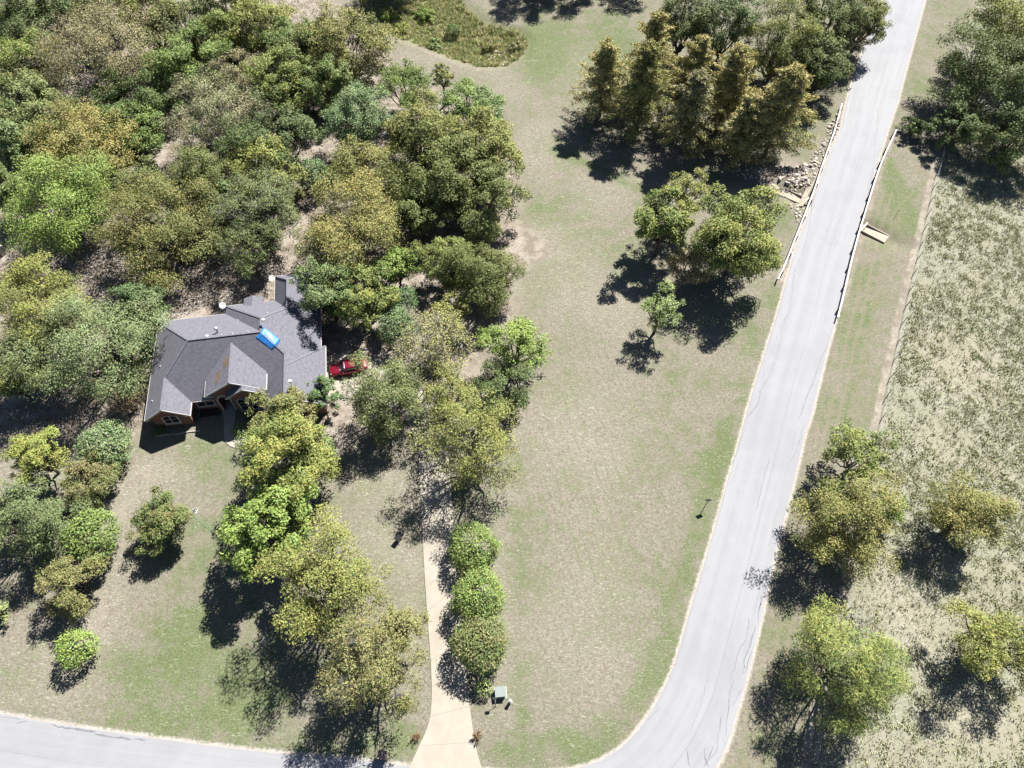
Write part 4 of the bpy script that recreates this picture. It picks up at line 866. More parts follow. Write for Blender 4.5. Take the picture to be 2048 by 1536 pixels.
def paint(rng, base, tip, tf, n, var=.28):
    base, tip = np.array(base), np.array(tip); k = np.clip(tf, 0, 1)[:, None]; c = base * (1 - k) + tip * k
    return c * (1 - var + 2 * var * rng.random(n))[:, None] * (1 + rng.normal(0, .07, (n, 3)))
TREES = []
LEAF_TOTAL = 0
def plant(name, cat, label, u, v, rpx, zc, kind, base, tip=None, tf=.35, dens=1.0, vr=1.0, bark='bark', seed=None, ll=.27, lw=.155, base_px=None, H=None, lean=(0, 0), group=None, R=None):
    global LEAF_TOTAL
    seed = len(TREES) + 11 if seed is None else seed; rng = np.random.default_rng(seed); tip = base if tip is None else tip
    if base_px: c = P(*base_px); c.z = 0; zc = H * .5; R = R or rpx * PX(base_px[0], base_px[1] - 60, zc)
    else: c = P(u, v, zc); R = R or rpx * PX(u, v, zc)
    bx, by = c.x - lean[0], c.y - lean[1]; g = g1(bx, by); root = empty(name, (bx, by, g)); tag(root, label, cat, group); TREES.append(root)
    off = np.array([lean[0], lean[1], 0.0]); Wd = Wood(); rv = min(R * vr, zc * .93); ll = ll * (1.12 if v < 500 and not base_px else 1.0); lw = lw * (1.15 if v < 500 else 1.0); dens = dens * (.82 if v < 500 and not base_px else 1.0); mat = MAT['leaf']
    if kind == 'cyp':
        nb = int(62 + H * 4); pos = []; ax = []; tt = []
        Wd.tube([(0,0,-.3),(0,0,H*.3),(rng.normal(0,.1),rng.normal(0,.1),H*.65),(rng.normal(0,.15),rng.normal(0,.15),H*.98)], [.022*H,.016*H,.009*H,.01], 7)
        per = int(dens * 760 * R * R / nb)
        for i in range(nb):
            t = .10 + .88 * ((i + rng.random()) / nb) ** .92; Lb = R * max(.04, 1 - t) ** .66 * (.66 + .34 * min(1, t / .2)) * (.45 + .80 * rng.random() ** 1.3) + .2; an = i * 2.4 + rng.normal(0, .5)
            d = np.array([math.cos(an), math.sin(an), .10 + .55 * t + rng.normal(0, .08)]); p0 = np.array([0, 0, t * H * .97]); p1 = p0 + d * Lb
            Wd.tube(curve(p0, p1, np.array([0, 0, Lb * .08]), 3), [.05*(1-t)+.02, .03*(1-t)+.012, .006], 4)
            s = rng.beta(1.7, 1.1, per) * 1.05; q = p0 + (p1 - p0) * s[:, None]; sp = (.13 + .15 * (1 - s)) * (.6 + .4 * (1 - t)) * R / 4
            q = q + rng.normal(0, 1, (per, 3)) * np.c_[sp * 1.5, sp * 1.5, sp * .8]; q[:, 2] -= .22 * s * s * Lb
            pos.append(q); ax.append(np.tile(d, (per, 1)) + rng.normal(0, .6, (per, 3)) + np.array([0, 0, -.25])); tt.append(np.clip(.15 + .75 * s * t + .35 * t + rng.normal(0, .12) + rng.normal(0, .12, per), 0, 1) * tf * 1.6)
        pos, ax, tt = np.vstack(pos), np.vstack(ax), np.concatenate(tt); n = len(pos); nr = rng.normal(0, .8, (n, 3)) + [0, 0, .7]
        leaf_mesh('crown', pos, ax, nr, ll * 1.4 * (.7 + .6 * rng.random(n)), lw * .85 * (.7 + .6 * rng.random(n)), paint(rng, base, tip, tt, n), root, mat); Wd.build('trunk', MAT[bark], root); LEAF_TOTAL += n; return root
    if kind in ('dense',):
        nc = int(90 + R * 34); kk = (np.arange(nc) + .5) / nc; zz_ = 1 - 1.6 * kk; d = np.c_[np.sqrt(1 - zz_**2) * np.cos(kk * nc * 2.39996), np.sqrt(1 - zz_**2) * np.sin(kk * nc * 2.39996), zz_] + rng.normal(0, .08, (nc, 3)); d = nrmz(d); lob = 1 + .10 * np.sin(3 * np.arctan2(d[:, 1], d[:, 0]) + rng.random() * 6) * (1 - d[:, 2] ** 2)
        cc = d * (np.array([R, R, rv]) * .86) * (lob * rng.uniform(.88, 1.04, nc))[:, None] + [0, 0, zc] + off; cr = np.full(nc, R * .20) * rng.uniform(.7, 1.2, nc); cl_t = rng.random(nc); pal = .4 + .6 * rng.random(nc)
        for k in range(6): e = cc[rng.integers(nc)]; Wd.tube(curve(np.array([rng.normal(0,.1),rng.normal(0,.1),-.2]), e * .8 + np.array([0,0,zc*.1]), np.zeros(3), 4), [.05*R**.5,.045*R**.5,.03,.012], 5)
    elif kind in ('vase', 'bare'):
        ns = 9 if kind == 'vase' else 16; nc = 0; cc = []; cr = []
        for k in range(ns):
            an = 2 * np.pi * k / ns + rng.normal(0, .3); rr_ = R * math.sqrt(rng.random()) * .95; e = np.array([rr_ * math.cos(an), rr_ * math.sin(an), zc + rv * rng.uniform(-.2, .9) * (1 - .5 * rr_ / R)]) + off
            b0 = np.array([rng.normal(0, .12), rng.normal(0, .12), -.2]); pth = curve(b0, e, np.array([-e[0] * .18, -e[1] * .18, .25 * zc]), 6, rng, .04 * R); Wd.tube(pth, np.linspace(.055, .012, 6) * max(1, R * .42), 5)
            for j in range(9 if kind == 'vase' else 13):
                s = rng.uniform(.45, 1.0); p = pth[int(s * 5)]; dd = unit(rng, 1, -.1)[0]; q = p + dd * R * rng.uniform(.15, .38); Wd.tube(np.array([p, (p + q) / 2 + rng.normal(0, .05, 3), q]), [.018, .012, .004], 3); cc.append(q); cr.append(R * rng.uniform(.10, .17))
                if kind == 'bare':
                    for w in range(3): q2 = q + unit(rng, 1, -.2)[0] * R * rng.uniform(.12, .28); Wd.tube(np.array([q, q2]), [.008, .003], 3)
        cc, cr = np.array(cc), np.array(cr); nc = len(cc); cl_t = rng.random(nc); pal = .3 + .7 * rng.random(nc)
    else:
        nl = int(np.clip(7 + R * 1.7, 8, 18)); ga = rng.random() * 6.3; lobes = []
        zlo = -.8 if kind != 'sparse' else -.35
        for k in range(nl):
            zz = 1 - (1 - zlo) * ((k + .5) / nl) ** .85 + rng.normal(0, .06); zz = min(.97, max(-.88, zz)); hr = math.sqrt(1 - zz * zz); an = ga + k * 2.39996 + rng.normal(0, .25); q = rng.uniform(.40, .84)
            lobes.append((R * hr * q * math.cos(an), R * hr * q * math.sin(an), zc + rv * zz * q))
        lobes = np.array(lobes) * [rng.uniform(.88, 1.16), rng.uniform(.88, 1.16), 1] + off; lr = R * rng.uniform(.24, .46, nl); fork = np.array([off[0] * .35, off[1] * .35, max(.18 * zc, zc - rv * .95)]); tr = .04 + .019 * (zc + rv)
        Wd.tube(curve(np.array([0, 0, -.4]), fork, rng.normal(0, .1, 3) * [1, 1, 0], 4), [tr * 1.35, tr, tr * .9, tr * .8], 7)
        cc = []; cr = []; cl_t = []
        ncl = {'broad': 8, 'fine': 10, 'sparse': 7, 'spiky': 9}[kind]
        for lo, r_ in zip(lobes, lr):
            st = fork * rng.uniform(.75, 1.0) if rng.random() < .5 else fork; pth = curve(st, lo, np.array([(lo[0]-st[0]) * .12, (lo[1]-st[1]) * .12, -.12 * R]), 6, rng, .035 * R); Wd.tube(pth, np.linspace(tr * .55, .03, 6), 6); lt = rng.random()
            for e in lo + unit(rng, ncl, -.45) * r_ * rng.uniform(.55, 1.08, ncl)[:, None] * [1, 1, .78]:
                p = pth[rng.integers(3, 6)]; Wd.tube(curve(p, e, np.array([0, 0, -.06 * R]), 3), [.035, .022, .006] if kind != 'sparse' else [.045, .03, .01], 4); cc.append(e); cr.append(R * rng.uniform(.105, .18)); cl_t.append(.55 * lt + .45 * rng.random())
                if kind == 'sparse':
                    for w in range(7):
                        q = e + unit(rng, 1, -.3)[0] * R * rng.uniform(.10, .24); Wd.tube(np.array([p * .3 + e * .7, (e + q) / 2 + rng.normal(0, .06, 3), q]), [.018, .012, .004], 3)
                        if w % 2: Wd.tube(np.array([(e + q) / 2, q + unit(rng, 1, -.2)[0] * R * .1]), [.009, .003], 3)
        cc, cr, cl_t = np.array(cc), np.array(cr), np.array(cl_t); nc = len(cc); pal = .55 + .9 * rng.random(nc) ** 1.3
    if kind in ('broad', 'fine') and R > 2:
        for e in cc[rng.integers(nc, size=int(18 + 5 * R))]:
            o_ = nrmz((e - np.array([off[0], off[1], zc - rv * .5]))[None])[0]; q = e + (o_ + rng.normal(0, .5, 3)) * R * rng.uniform(.10, .24); Wd.tube(np.array([e - o_ * R * .15, (e + q) / 2 + rng.normal(0, .05, 3), q]), [.026, .016, .005], 3)
    # leaves
    cover = {'broad': 560, 'fine': 640, 'sparse': 190, 'dense': 640, 'spiky': 520, 'vase': 420, 'bare': 60}[kind]
    ntot = int(np.clip(dens * 1.12 * cover * R * R, 420, 32000)); wgt = cr ** 2 * pal; cnt = np.maximum(1, (ntot * wgt / wgt.sum()).astype(int)); ix = np.repeat(np.arange(nc), cnt); n = len(ix)
    d = unit(rng, n, -.75); rad = (rng.random(n) ** .42)[:, None]; pos = cc[ix] + d * rad * cr[ix][:, None] * 1.25 * [1, 1, .72]
    out = cc[ix] - np.array([off[0], off[1], zc - rv * .6]); out = nrmz(out)
    ax = d * .7 + out * .6 + rng.normal(0, .5, (n, 3)); nr = rng.normal(0, .58, (n, 3)) + [0, 0, .40] + out * .55 + d * .35
    if kind == 'spiky':
        sh = unit(rng, nc, .1) * .6 + np.array([0, 0, .8]); sh = nrmz(sh)[ix]; s = rng.random(n)[:, None]; pos = cc[ix] + sh * (s - .2) * cr[ix][:, None] * 3.0 + rng.normal(0, .09, (n, 3)); ax = sh + rng.normal(0, .5, (n, 3)); nr = rng.normal(0, 1, (n, 3)) + [0, 0, .4]
    sc = {'broad': 1.0, 'fine': .82, 'sparse': .8, 'dense': 1.0, 'spiky': .9, 'vase': .9, 'bare': .6}[kind] * (1.0 if R > 3 else .72 + .09 * R)
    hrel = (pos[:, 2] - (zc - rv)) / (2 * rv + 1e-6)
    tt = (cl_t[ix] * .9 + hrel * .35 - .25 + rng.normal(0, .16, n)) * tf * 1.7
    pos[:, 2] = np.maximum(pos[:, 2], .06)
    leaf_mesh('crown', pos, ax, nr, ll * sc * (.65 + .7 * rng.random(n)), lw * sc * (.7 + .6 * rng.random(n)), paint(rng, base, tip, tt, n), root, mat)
    Wd.build('trunk', MAT[bark], root); LEAF_TOTAL += n; return root
C = dict(olive=(.118,.118,.034), dolive=(.088,.094,.028), green=(.090,.118,.034), dgreen=(.064,.082,.026), bright=(.125,.165,.036), lime=(.165,.195,.04), yellow=(.20,.185,.042), gold=(.215,.165,.05), amber=(.20,.125,.04),
         brown=(.165,.128,.058), rust=(.19,.085,.045), ggreen=(.108,.122,.050), bgreen=(.080,.118,.048), tan=(.21,.175,.095), pale=(.165,.185,.085), cyp=(.180,.155,.052), cypg=(.275,.215,.085), cypo=(.135,.132,.048))
for k_, c_ in C.items():
    l_ = .3 * c_[0] + .6 * c_[1] + .1 * c_[2]; C[k_] = tuple(1.72 * f_ * (x * .93 + l_ * .07) for x, f_ in zip(c_, (.97, 1.06, 1.0)))
B_, F_, S_, D_ = 'broad', 'fine', 'sparse', 'dense'
def tr(lab, u, v, r, zc, kind, a, b=None, tf=.4, dens=1.0, **k):
    if kind != 'dense' and r > 30: r *= 1.2 if (v < 740 and u < 1050) else 1.08
    return plant(k.pop('name', 'tree'), k.pop('cat', 'tree'), lab, u, v, r, zc, kind, C[a], C[b] if b else None, tf, dens, **k)
# --- woods at the upper left
tr('yellow green tree in the top left corner', 18, 45, 55, 6, B_, 'bright', 'yellow', .6)
tr('dark grey green tree next to the yellow one at the top left', 88, 45, 70, 6.5, B_, 'dgreen', 'ggreen', .4)
tr('dark tree on the top edge above the brown domed tree', 185, 5, 62, 6.5, B_, 'dgreen', 'olive', .4)
tr('broad brown half-bare domed tree near the top left', 205, 108, 112, 6.5, S_, 'brown', 'tan', .6, 2.0, bark='bark_grey', vr=.8)
tr('olive tree on the top edge right of the brown dome', 300, 40, 60, 7, B_, 'olive', 'yellow', .35)
tr('thin grey leaved tree at the top between two olive ones', 372, 48, 58, 6.5, S_, 'ggreen', 'olive', .4, 1.2, bark='bark_grey')
tr('dark green tree on the top edge left of the meadow', 440, 12, 55, 7, B_, 'dgreen', 'olive', .4)
tr('yellow green tree bordering the dry meadow at the top', 520, 52, 62, 6.5, B_, 'olive', 'yellow', .75)
tr('mid green tree right below the brown dome, catching sun', 375, 128, 66, 6, B_, 'green', 'lime', .5)
tr('olive tree in front of the yellow green meadow tree', 455, 75, 55, 6, B_, 'olive', 'lime', .4)
tr('light green tree between the meadow edge and the big olive one', 590, 92, 58, 6.5, B_, 'green', 'olive', .4)
tr('large rounded olive tree at the right corner of the upper woods', 690, 96, 76, 6.5, B_, 'olive', 'gold', .4)
tr('olive tree tucked left of the large rounded olive corner tree', 628, 80, 44, 6, B_, 'dolive', 'yellow', .4)
tr('brownish sparse tree with pale twigs in the upper woods', 482, 158, 48, 5.5, S_, 'brown', 'tan', .5, 1.7, bark='bark_grey')
tr('yellow green tree standing right of the brownish sparse one', 562, 165, 62, 6, B_, 'green', 'yellow', .5)
tr('green tree under the lower edge of the large rounded olive one', 655, 158, 50, 5.5, B_, 'green', 'olive', .4)
tr('broad grey brown half-bare tree above the sunlit soil strip', 440, 232, 82, 6, S_, 'ggreen', 'tan', .7, 2.0, bark='bark_grey', vr=.8)
tr('dark grey green tree right of the grey brown half-bare one', 545, 285, 74, 5.5, B_, 'dgreen', 'ggreen', .5)
tr('shaded deep green tree right of the teal tub', 262, 205, 78, 4.5, B_, 'dgreen', 'green', .4)
tr('deep green bush bordering the sunlit soil strip', 268, 268, 56, 4, B_, 'green', 'bright', .4)
tr('tree at the left edge below the top corner tree', 40, 138, 66, 6, B_, 'olive', 'lime', .35)
tr('light olive tree left of the shaded deep green one', 68, 215, 68, 5.5, B_, 'olive', 'pale', .4)
tr('pale green tree on the left edge beside the golden dome', 20, 268, 58, 5.5, B_, 'green', 'pale', .4)
tr('golden brown domed tree left of the sunlit soil strip', 165, 298, 92, 5.5, F_, 'olive', 'gold', .85, .8, vr=.8)
tr('wide fresh green tree at the left, over the shaded ground', 122, 412, 108, 6, F_, 'bright', 'lime', .5, .85)
tr('narrow green tree on the left edge beside the wide fresh green one', 8, 380, 48, 5, B_, 'green', 'olive', .4)
tr('grey brown thin crown behind the wide brown olive tree', 285, 378, 52, 5.5, F_, 'olive', 'ggreen', .5, .8, bark='bark_grey')
tr('dark olive domed tree at the lower end of the soil strip', 392, 352, 68, 6, F_, 'dolive', 'olive', .5, 1.0)
tr('wide brown olive tree behind the house', 322, 455, 100, 6.5, F_, 'dolive', 'gold', .45, 1.1)
tr('small green tree between the two dark olive domes', 432, 402, 46, 5, B_, 'green', 'ggreen', .4)
tr('yellow green tree left of the small round blue green shrub', 530, 343, 60, 5.5, B_, 'olive', 'yellow', .55)
tr('grey green tree with fallen pale limbs behind the house', 520, 412, 74, 5.5, S_, 'ggreen', 'olive', .5, 2.4, bark='bark_pale')
tr('thin drooping tree straight behind the house roof', 505, 492, 58, 4.5, S_, 'dgreen', 'olive', .4, 2.2, bark='bark_grey')
tr('small round blue green shrub in the woods behind the house', 627, 348, 34, 3, D_, 'bgreen', 'pale', .3, .9, name='shrub', cat='shrub')
tr('round olive tree right of the small blue green shrub', 720, 338, 56, 5.5, F_, 'olive', 'gold', .35, 1.1)
tr('light blue green tree in the middle of the woods', 714, 238, 64, 6, F_, 'bgreen', 'pale', .55, 1.1)
tr('open green tree with visible limbs at the edge of the upper lawn', 815, 175, 52, 5, S_, 'green', 'lime', .4, 3.0)
tr('narrow upright green tree right of the open limbed one', 885, 150, 26, 5.5, B_, 'green', 'gold', .5, .9)
tr('soft light green tree on the woods edge facing the lawn', 938, 215, 54, 5.5, B_, 'bgreen', 'lime', .5, .85)
tr('olive tree left of the soft light green edge tree', 832, 262, 66, 6.5, B_, 'olive', 'gold', .35)
tr('olive green tree on the woods edge with yellowing side', 968, 298, 68, 6.5, B_, 'olive', 'yellow', .5)
tr('big dark olive tree in the wood corner facing the lawn', 880, 345, 92, 6.5, B_, 'dolive', 'olive', .6, 1.1)
tr('dark olive tree at the lawn corner of the woods', 962, 398, 72, 5.5, B_, 'dolive', 'olive', .5, 1.1)
tr('dark olive tree shading the ground left of the corner one', 840, 420, 52, 5, B_, 'dolive', 'green', .4)
tr('golden olive tree with a grey dead middle behind the garage', 715, 455, 96, 6.5, F_, 'olive', 'gold', .7, .9, bark='bark_pale')
tr('dead grey leafless tree in the middle of the golden olive crown', 695, 440, 44, 7.6, 'bare', 'tan', None, .3, .4, bark='bark_pale', name='dead_tree')
tr('pale yellowish tree between garage and golden olive tree', 640, 492, 48, 5.5, F_, 'olive', 'tan', .7, .9)
tr('light olive half of the tree pair on the lawn edge', 885, 528, 50, 4.5, F_, 'olive', 'lime', .35, 1.2)
tr('dense dark olive tree of the pair on the lawn edge', 965, 556, 74, 5, F_, 'dolive', 'olive', .5, 1.45)
tr('green tree overhanging the garage roof', 655, 578, 54, 6, B_, 'green', 'pale', .5)
tr('yellow green tree right of the garage', 738, 592, 52, 5, B_, 'green', 'yellow', .5)
tr('bright green tree right of the golden olive one', 795, 530, 40, 4, B_, 'bright', 'lime', .5)
tr('lime green low tree beside the garage corner', 685, 612, 36, 3.6, B_, 'green', 'lime', .6)
tr('small dense blue green shrub beside the path through the wood', 812, 598, 27, 2.2, D_, 'bgreen', None, .3, .9, name='shrub', cat='shrub')
tr('large dense blue green shrub near the parked car', 795, 652, 42, 2.6, D_, 'bgreen', 'pale', .3, .9, name='shrub', cat='shrub')
tr('pale leafless twiggy tree above the driveway', 868, 690, 78, 5, S_, 'tan', 'yellow', .6, .9, bark='bark_pale')
tr('small yellow green tree over the twiggy leafless one', 890, 640, 42, 4, B_, 'olive', 'yellow', .5, .7)
tr('fresh lime green open tree on the lawn edge near the driveway', 1032, 688, 58, 5, B_, 'bright', 'lime', .6, .72)
tr('grey green bushy tree below the fresh lime green one', 1003, 775, 54, 3.8, F_, 'dgreen', 'ggreen', .5, 1.0)
tr('grey green wide tree covering the parked car', 772, 792, 84, 5.2, F_, 'ggreen', 'olive', .5, .95, bark='bark_grey')
tr('dark green low tree at the house corner by the car', 642, 786, 34, 3.0, B_, 'bgreen', 'green', .4, 1.3)
tr('olive yellow tree above the driveway bend', 895, 780, 60, 5, F_, 'olive', 'yellow', .5, .55, bark='bark_grey')
tr('large olive yellow open tree arching over the driveway', 942, 885, 98, 6.5, F_, 'olive', 'yellow', .5, .62, bark='bark_grey')
tr('brownish green tree against the front of the house', 565, 832, 62, 4.5, B_, 'olive', 'brown', .4, 1.1)
tr('golden green full tree on the front lawn', 585, 920, 94, 6.5, B_, 'green', 'yellow', .7, 1.35)
tr('bright green full tree on the front lawn', 540, 1052, 90, 6, B_, 'bright', 'lime', .5, 1.5, ll=.30, lw=.2)
tr('big olive tree in the middle of the front lawn', 645, 1165, 112, 7.5, F_, 'olive', 'yellow', .5, .95)
tr('big brownish olive tree between front lawn and driveway', 752, 1322, 102, 7, F_, 'olive', 'brown', .5, .82, bark='bark_grey')
tr('olive branchy crown reaching to the driveway edge', 800, 1260, 52, 5, S_, 'olive', 'gold', .5, 2.6, bark='bark_grey')
# --- left side of the house and lawn
tr('yellow olive crown left of the house', 75, 610, 88, 6.5, F_, 'olive', 'yellow', .6, .9)
tr('wide grey green tree left of the house', 195, 690, 108, 6.5, F_, 'ggreen', 'pale', .45, 1.15)
tr('dense dark green tree at the back left corner of the house', 268, 618, 52, 4, B_, 'dgreen', 'bgreen', .4, 1.5)
tr('grey green tree below the yellow olive crown at left', 70, 720, 70, 5, F_, 'ggreen', 'olive', .5, 1.0)
tr('yellow green shrub tree on the left edge level with the house', 18, 760, 46, 4, B_, 'green', 'yellow', .6)
tr('bare reddish brown multi-stemmed tree left of the gable window', 246, 795, 50, 3.2, 'bare', 'brown', 'rust', .5, 1.6, bark='bark')
tr('narrow green shrub against the left wall of the house', 284, 738, 24, 2.6, D_, 'green', 'pale', .3, .6, name='shrub', cat='shrub')
tr('sparse yellow tree left of the front lawn', 72, 912, 60, 4.5, S_, 'yellow', 'lime', .5, 3.2)
tr('bright blue green shrub at the front left of the house', 212, 890, 52, 2.6, D_, 'bgreen', 'pale', .7, .75, name='shrub', cat='shrub')
tr('wide grey green tree on the left edge beside the lawn', 45, 1040, 92, 5, F_, 'ggreen', 'dgreen', .4, 1.1)
tr('brown olive domed shrub at the lawn border', 180, 962, 54, 3.2, F_, 'dolive', 'brown', .6, 1.3, name='shrub', cat='shrub')
tr('dense green shrub at the lawn border between two brown ones', 182, 1072, 54, 3, D_, 'green', 'lime', .4, .85, name='shrub', cat='shrub')
tr('golden brown shrub at the lower lawn border', 142, 1160, 62, 3.4, F_, 'olive', 'brown', .8, 1.15, name='shrub', cat='shrub')
tr('small round bright green bush alone on the lower left lawn', 152, 1296, 40, 2.0, D_, 'bright', 'lime', .5, .8, name='shrub', cat='shrub')
tr('reddish green leaning crape myrtle alone on the front lawn', 328, 1042, 74, 3.2, 'vase', 'green', 'rust', .2, 1.9, lean=(.6, .9), vr=.6)
tr('small yellowish shrub cut by the left edge', -2, 1222, 24, 1.6, B_, 'pale', 'yellow', .4, name='shrub', cat='shrub')
tr('small green shrub at the bend of the front walk', 478, 858, 15, .6, D_, 'green', 'pale', .5, .8, name='shrub', cat='shrub')
tr('low dark shrub below the big front bay window', 500, 830, 16, .5, D_, 'dgreen', None, .3, .8, name='shrub', cat='shrub')
tr('low dark shrub below the gable window', 318, 856, 16, .4, D_, 'dgreen', None, .3, .8, name='shrub', cat='shrub')
# --- clipped shrubs along the driveway
for lab, u, v, r, zc, tip_ in (('topmost of the three big round shrubs right of the driveway', 945, 1093, 51, 2.3, 'lime'), ('middle of the three big round shrubs right of the driveway', 958, 1192, 55, 2.4, 'lime'), ('lowest of the three big round shrubs, with reddish patches', 961, 1287, 58, 2.4, 'brown')):
    tr(lab, u, v, r, zc, D_, 'green', tip_, .5, 1.1, name='round_shrub', cat='shrub', group='round shrubs along the driveway', vr=.85, ll=.22, lw=.15)
tr('small clipped pale shrub next to the utility cabinet', 969, 1376, 19, .75, D_, 'pale', 'lime', .4, .8, name='shrub', cat='shrub')
tr('small reddish shrub left of the driveway mouth', 832, 1473, 12, .6, 'vase', 'rust', 'brown', .4, 1.2, name='shrub', cat='shrub', ll=.16, lw=.06)
tr('small reddish shrub right of the driveway mouth', 954, 1471, 14, .7, 'vase', 'rust', 'brown', .4, 1.3, name='shrub', cat='shrub', ll=.16, lw=.06)
# --- cypress group and trees by the road
def cy(lab, bu, bv, R, H, a, b, tf=.7, dens=1.0): return plant('cypress_tree', 'tree', lab, 0, 0, 0, 0, 'cyp', C[a], C[b], tf, dens, bark='bark_grey', base_px=(bu, bv), H=H, R=R, group='cypress grove')
cy('leftmost golden cypress of the grove, beside the lawn', 1199, 234, 5.6, 13, 'cyp', 'cypg', .7, .8)
cy('grey olive cypress second from the left in the grove', 1274, 260, 5.8, 15, 'cypo', 'cyp', .8, .95)
cy('yellowish cypress behind the grey olive one', 1292, 178, 5.4, 13.5, 'cyp', 'cypg', .9, .85)
cy('golden cypress in the back middle of the grove', 1370, 222, 5.6, 13, 'cyp', 'cypg', .8, 1.0)
cy('tan brown cypress in the front middle of the grove', 1364, 296, 5.4, 13.5, 'cyp', 'tan', .6, .9)
cy('pale golden cypress right of the tan brown one', 1437, 258, 5.6, 14.5, 'cyp', 'cypg', .9, 1.0)
cy('rightmost golden olive cypress nearest the riprap', 1528, 312, 6.6, 15.5, 'cypo', 'cypg', .8, 1.0)
cy('shorter golden cypress in front of the rightmost one', 1468, 318, 5.2, 11.5, 'cypo', 'cypg', .7, .95)
tr('reddish brown dry bush under the cypress grove', 1392, 285, 34, 1.2, 'vase', 'rust', 'tan', .5, .8, name='shrub', cat='shrub')
tr('dark tree behind the back of the cypress grove at left', 1368, 40, 58, 7, B_, 'dgreen', 'olive', .5, 1.1, vr=1.4)
tr('dark green tree on the top edge behind the middle cypress', 1455, 45, 64, 7, B_, 'dgreen', 'ggreen', .5, 1.2, vr=1.4)
tr('golden green broad tree behind the rightmost cypress', 1562, 85, 70, 7, F_, 'dolive', 'yellow', .55, 1.2, vr=1.4)
tr('shaded dark tree between golden broad tree and road', 1645, 130, 62, 5.5, B_, 'dgreen', 'olive', .4, 1.2)
tr('dark tree on the top edge beside the road', 1655, 40, 66, 7, B_, 'dgreen', 'olive', .5, 1.2, vr=1.4)
tr('olive tree hanging over the left road edge at the top', 1730, 40, 54, 6, B_, 'dolive', 'yellow', .45, 1.0, vr=1.3)
tr('reddish grey understory tree beside the road at the top', 1690, 80, 40, 4.5, S_, 'brown', 'dgreen', .4, 2.2, bark='bark_grey')
tr('yellow topped tree with bare grey limbs above the lawn pair', 1375, 382, 46, 6, S_, 'olive', 'yellow', .7, 2.6, bark='bark_pale')
tr('yellow green rounded tree in the lawn clump left of the road', 1328, 440, 58, 6.6, B_, 'green', 'yellow', .75, 1.6)
tr('wide yellow green tree with thick limbs next to the road', 1480, 474, 92, 7, B_, 'green', 'yellow', .7, 1.4)
tr('tan withered bush beneath the wide yellow green roadside tree', 1385, 535, 50, 3.2, S_, 'tan', 'amber', .6, 3.0, bark='bark_grey')
tr('pale green slim sapling on the lawn below the clump', 1325, 612, 43, 5.0, F_, 'pale', 'lime', .5, .85, lean=(.3, .5), vr=1.15)
# --- right of the road
tr('huge dark tree with pale limbs at the upper right', 1985, 150, 104, 6.8, B_, 'dgreen', 'olive', .35, 1.2, bark='bark_grey')
tr('olive topped tree in the upper right corner', 2040, 55, 92, 7.5, B_, 'dolive', 'yellow', .6, 1.2, bark='bark_grey')
tr('dark tree on the right edge below the huge dark one', 2040, 262, 70, 5.5, B_, 'dgreen', 'olive', .25, 1.2)
tr('low dark green tree by the far end of the fence', 1915, 250, 46, 3.6, B_, 'dgreen', 'green', .4, 1.3)
tr('deep green clump standing in for shadow and lower foliage of the huge dark tree', 1832, 250, 26, 1.7, B_, 'dgreen', 'green', .4, 1.4)  # no separate tree: dark clump modelled for the huge tree's shadow and lower foliage
tr('open yellow green tree rising from the fence line', 1722, 912, 62, 4.5, B_, 'green', 'yellow', .55, .72, bark='bark_grey')
tr('wide brown olive tree between road and fence', 1692, 1045, 102, 5.2, F_, 'olive', 'gold', .4, 1.05)
tr('light green low tree right of the wide brown olive one', 1778, 1015, 34, 2.2, B_, 'bright', 'lime', .6, .8)
tr('golden olive tree standing alone in the tall grass', 1932, 1030, 84, 4.5, F_, 'olive', 'gold', .55, .82)
tr('spiky fresh green tree at the lower right by the fence', 1692, 1332, 112, 5.5, F_, 'green', 'yellow', .55, 1.0, ll=.42, lw=.10)
tr('yellow olive tree on the right edge in the tall grass', 2000, 1292, 82, 4.5, F_, 'olive', 'yellow', .65, .9)
# --- trees past the top edge whose shadows fall into view
tr('tree past the top edge, shading the overgrown ditch', 788, -95, 62, 6.5, B_, 'green', 'olive', .4)
tr('tree past the top edge, left of three shading the meadow', 1080, -92, 60, 6.5, B_, 'dolive', 'olive', .4)
tr('tree past the top edge, middle of three shading the meadow', 1172, -105, 58, 6.5, B_, 'dolive', 'olive', .4)
tr('tree past the top edge, right of three shading the meadow', 1285, -85, 44, 6, B_, 'dolive', 'olive', .4, .6)
tr('dark bush inside the overgrown ditch at the top', 905, 52, 16, 1.2, D_, 'dgreen', 'green', .4, .8, name='shrub', cat='shrub')

for i_, (lab, u, v, r, zc, a, b) in enumerate([('yellowish low bush on the left bank of the overgrown ditch', 800, 48, 20, .8, 'yellow', 'lime'), ('pale green low bush in the middle of the overgrown ditch', 868, 78, 18, .7, 'pale', 'lime'), ('tan low bush at the right end of the overgrown ditch', 1030, 84, 17, .7, 'tan', 'olive'),
    ('green low bush at the upper end of the overgrown ditch', 850, 20, 22, .9, 'bright', 'lime'), ('olive low bush above the whitish rock heap', 978, 84, 16, .7, 'olive', 'gold'), ('lime low bush at the upper left of the overgrown ditch', 775, 20, 22, .8, 'lime', 'yellow')]):
    tr(lab, u, v, r, zc, B_, a, b, .5, 1.2, name='shrub', cat='shrub', vr=.7)

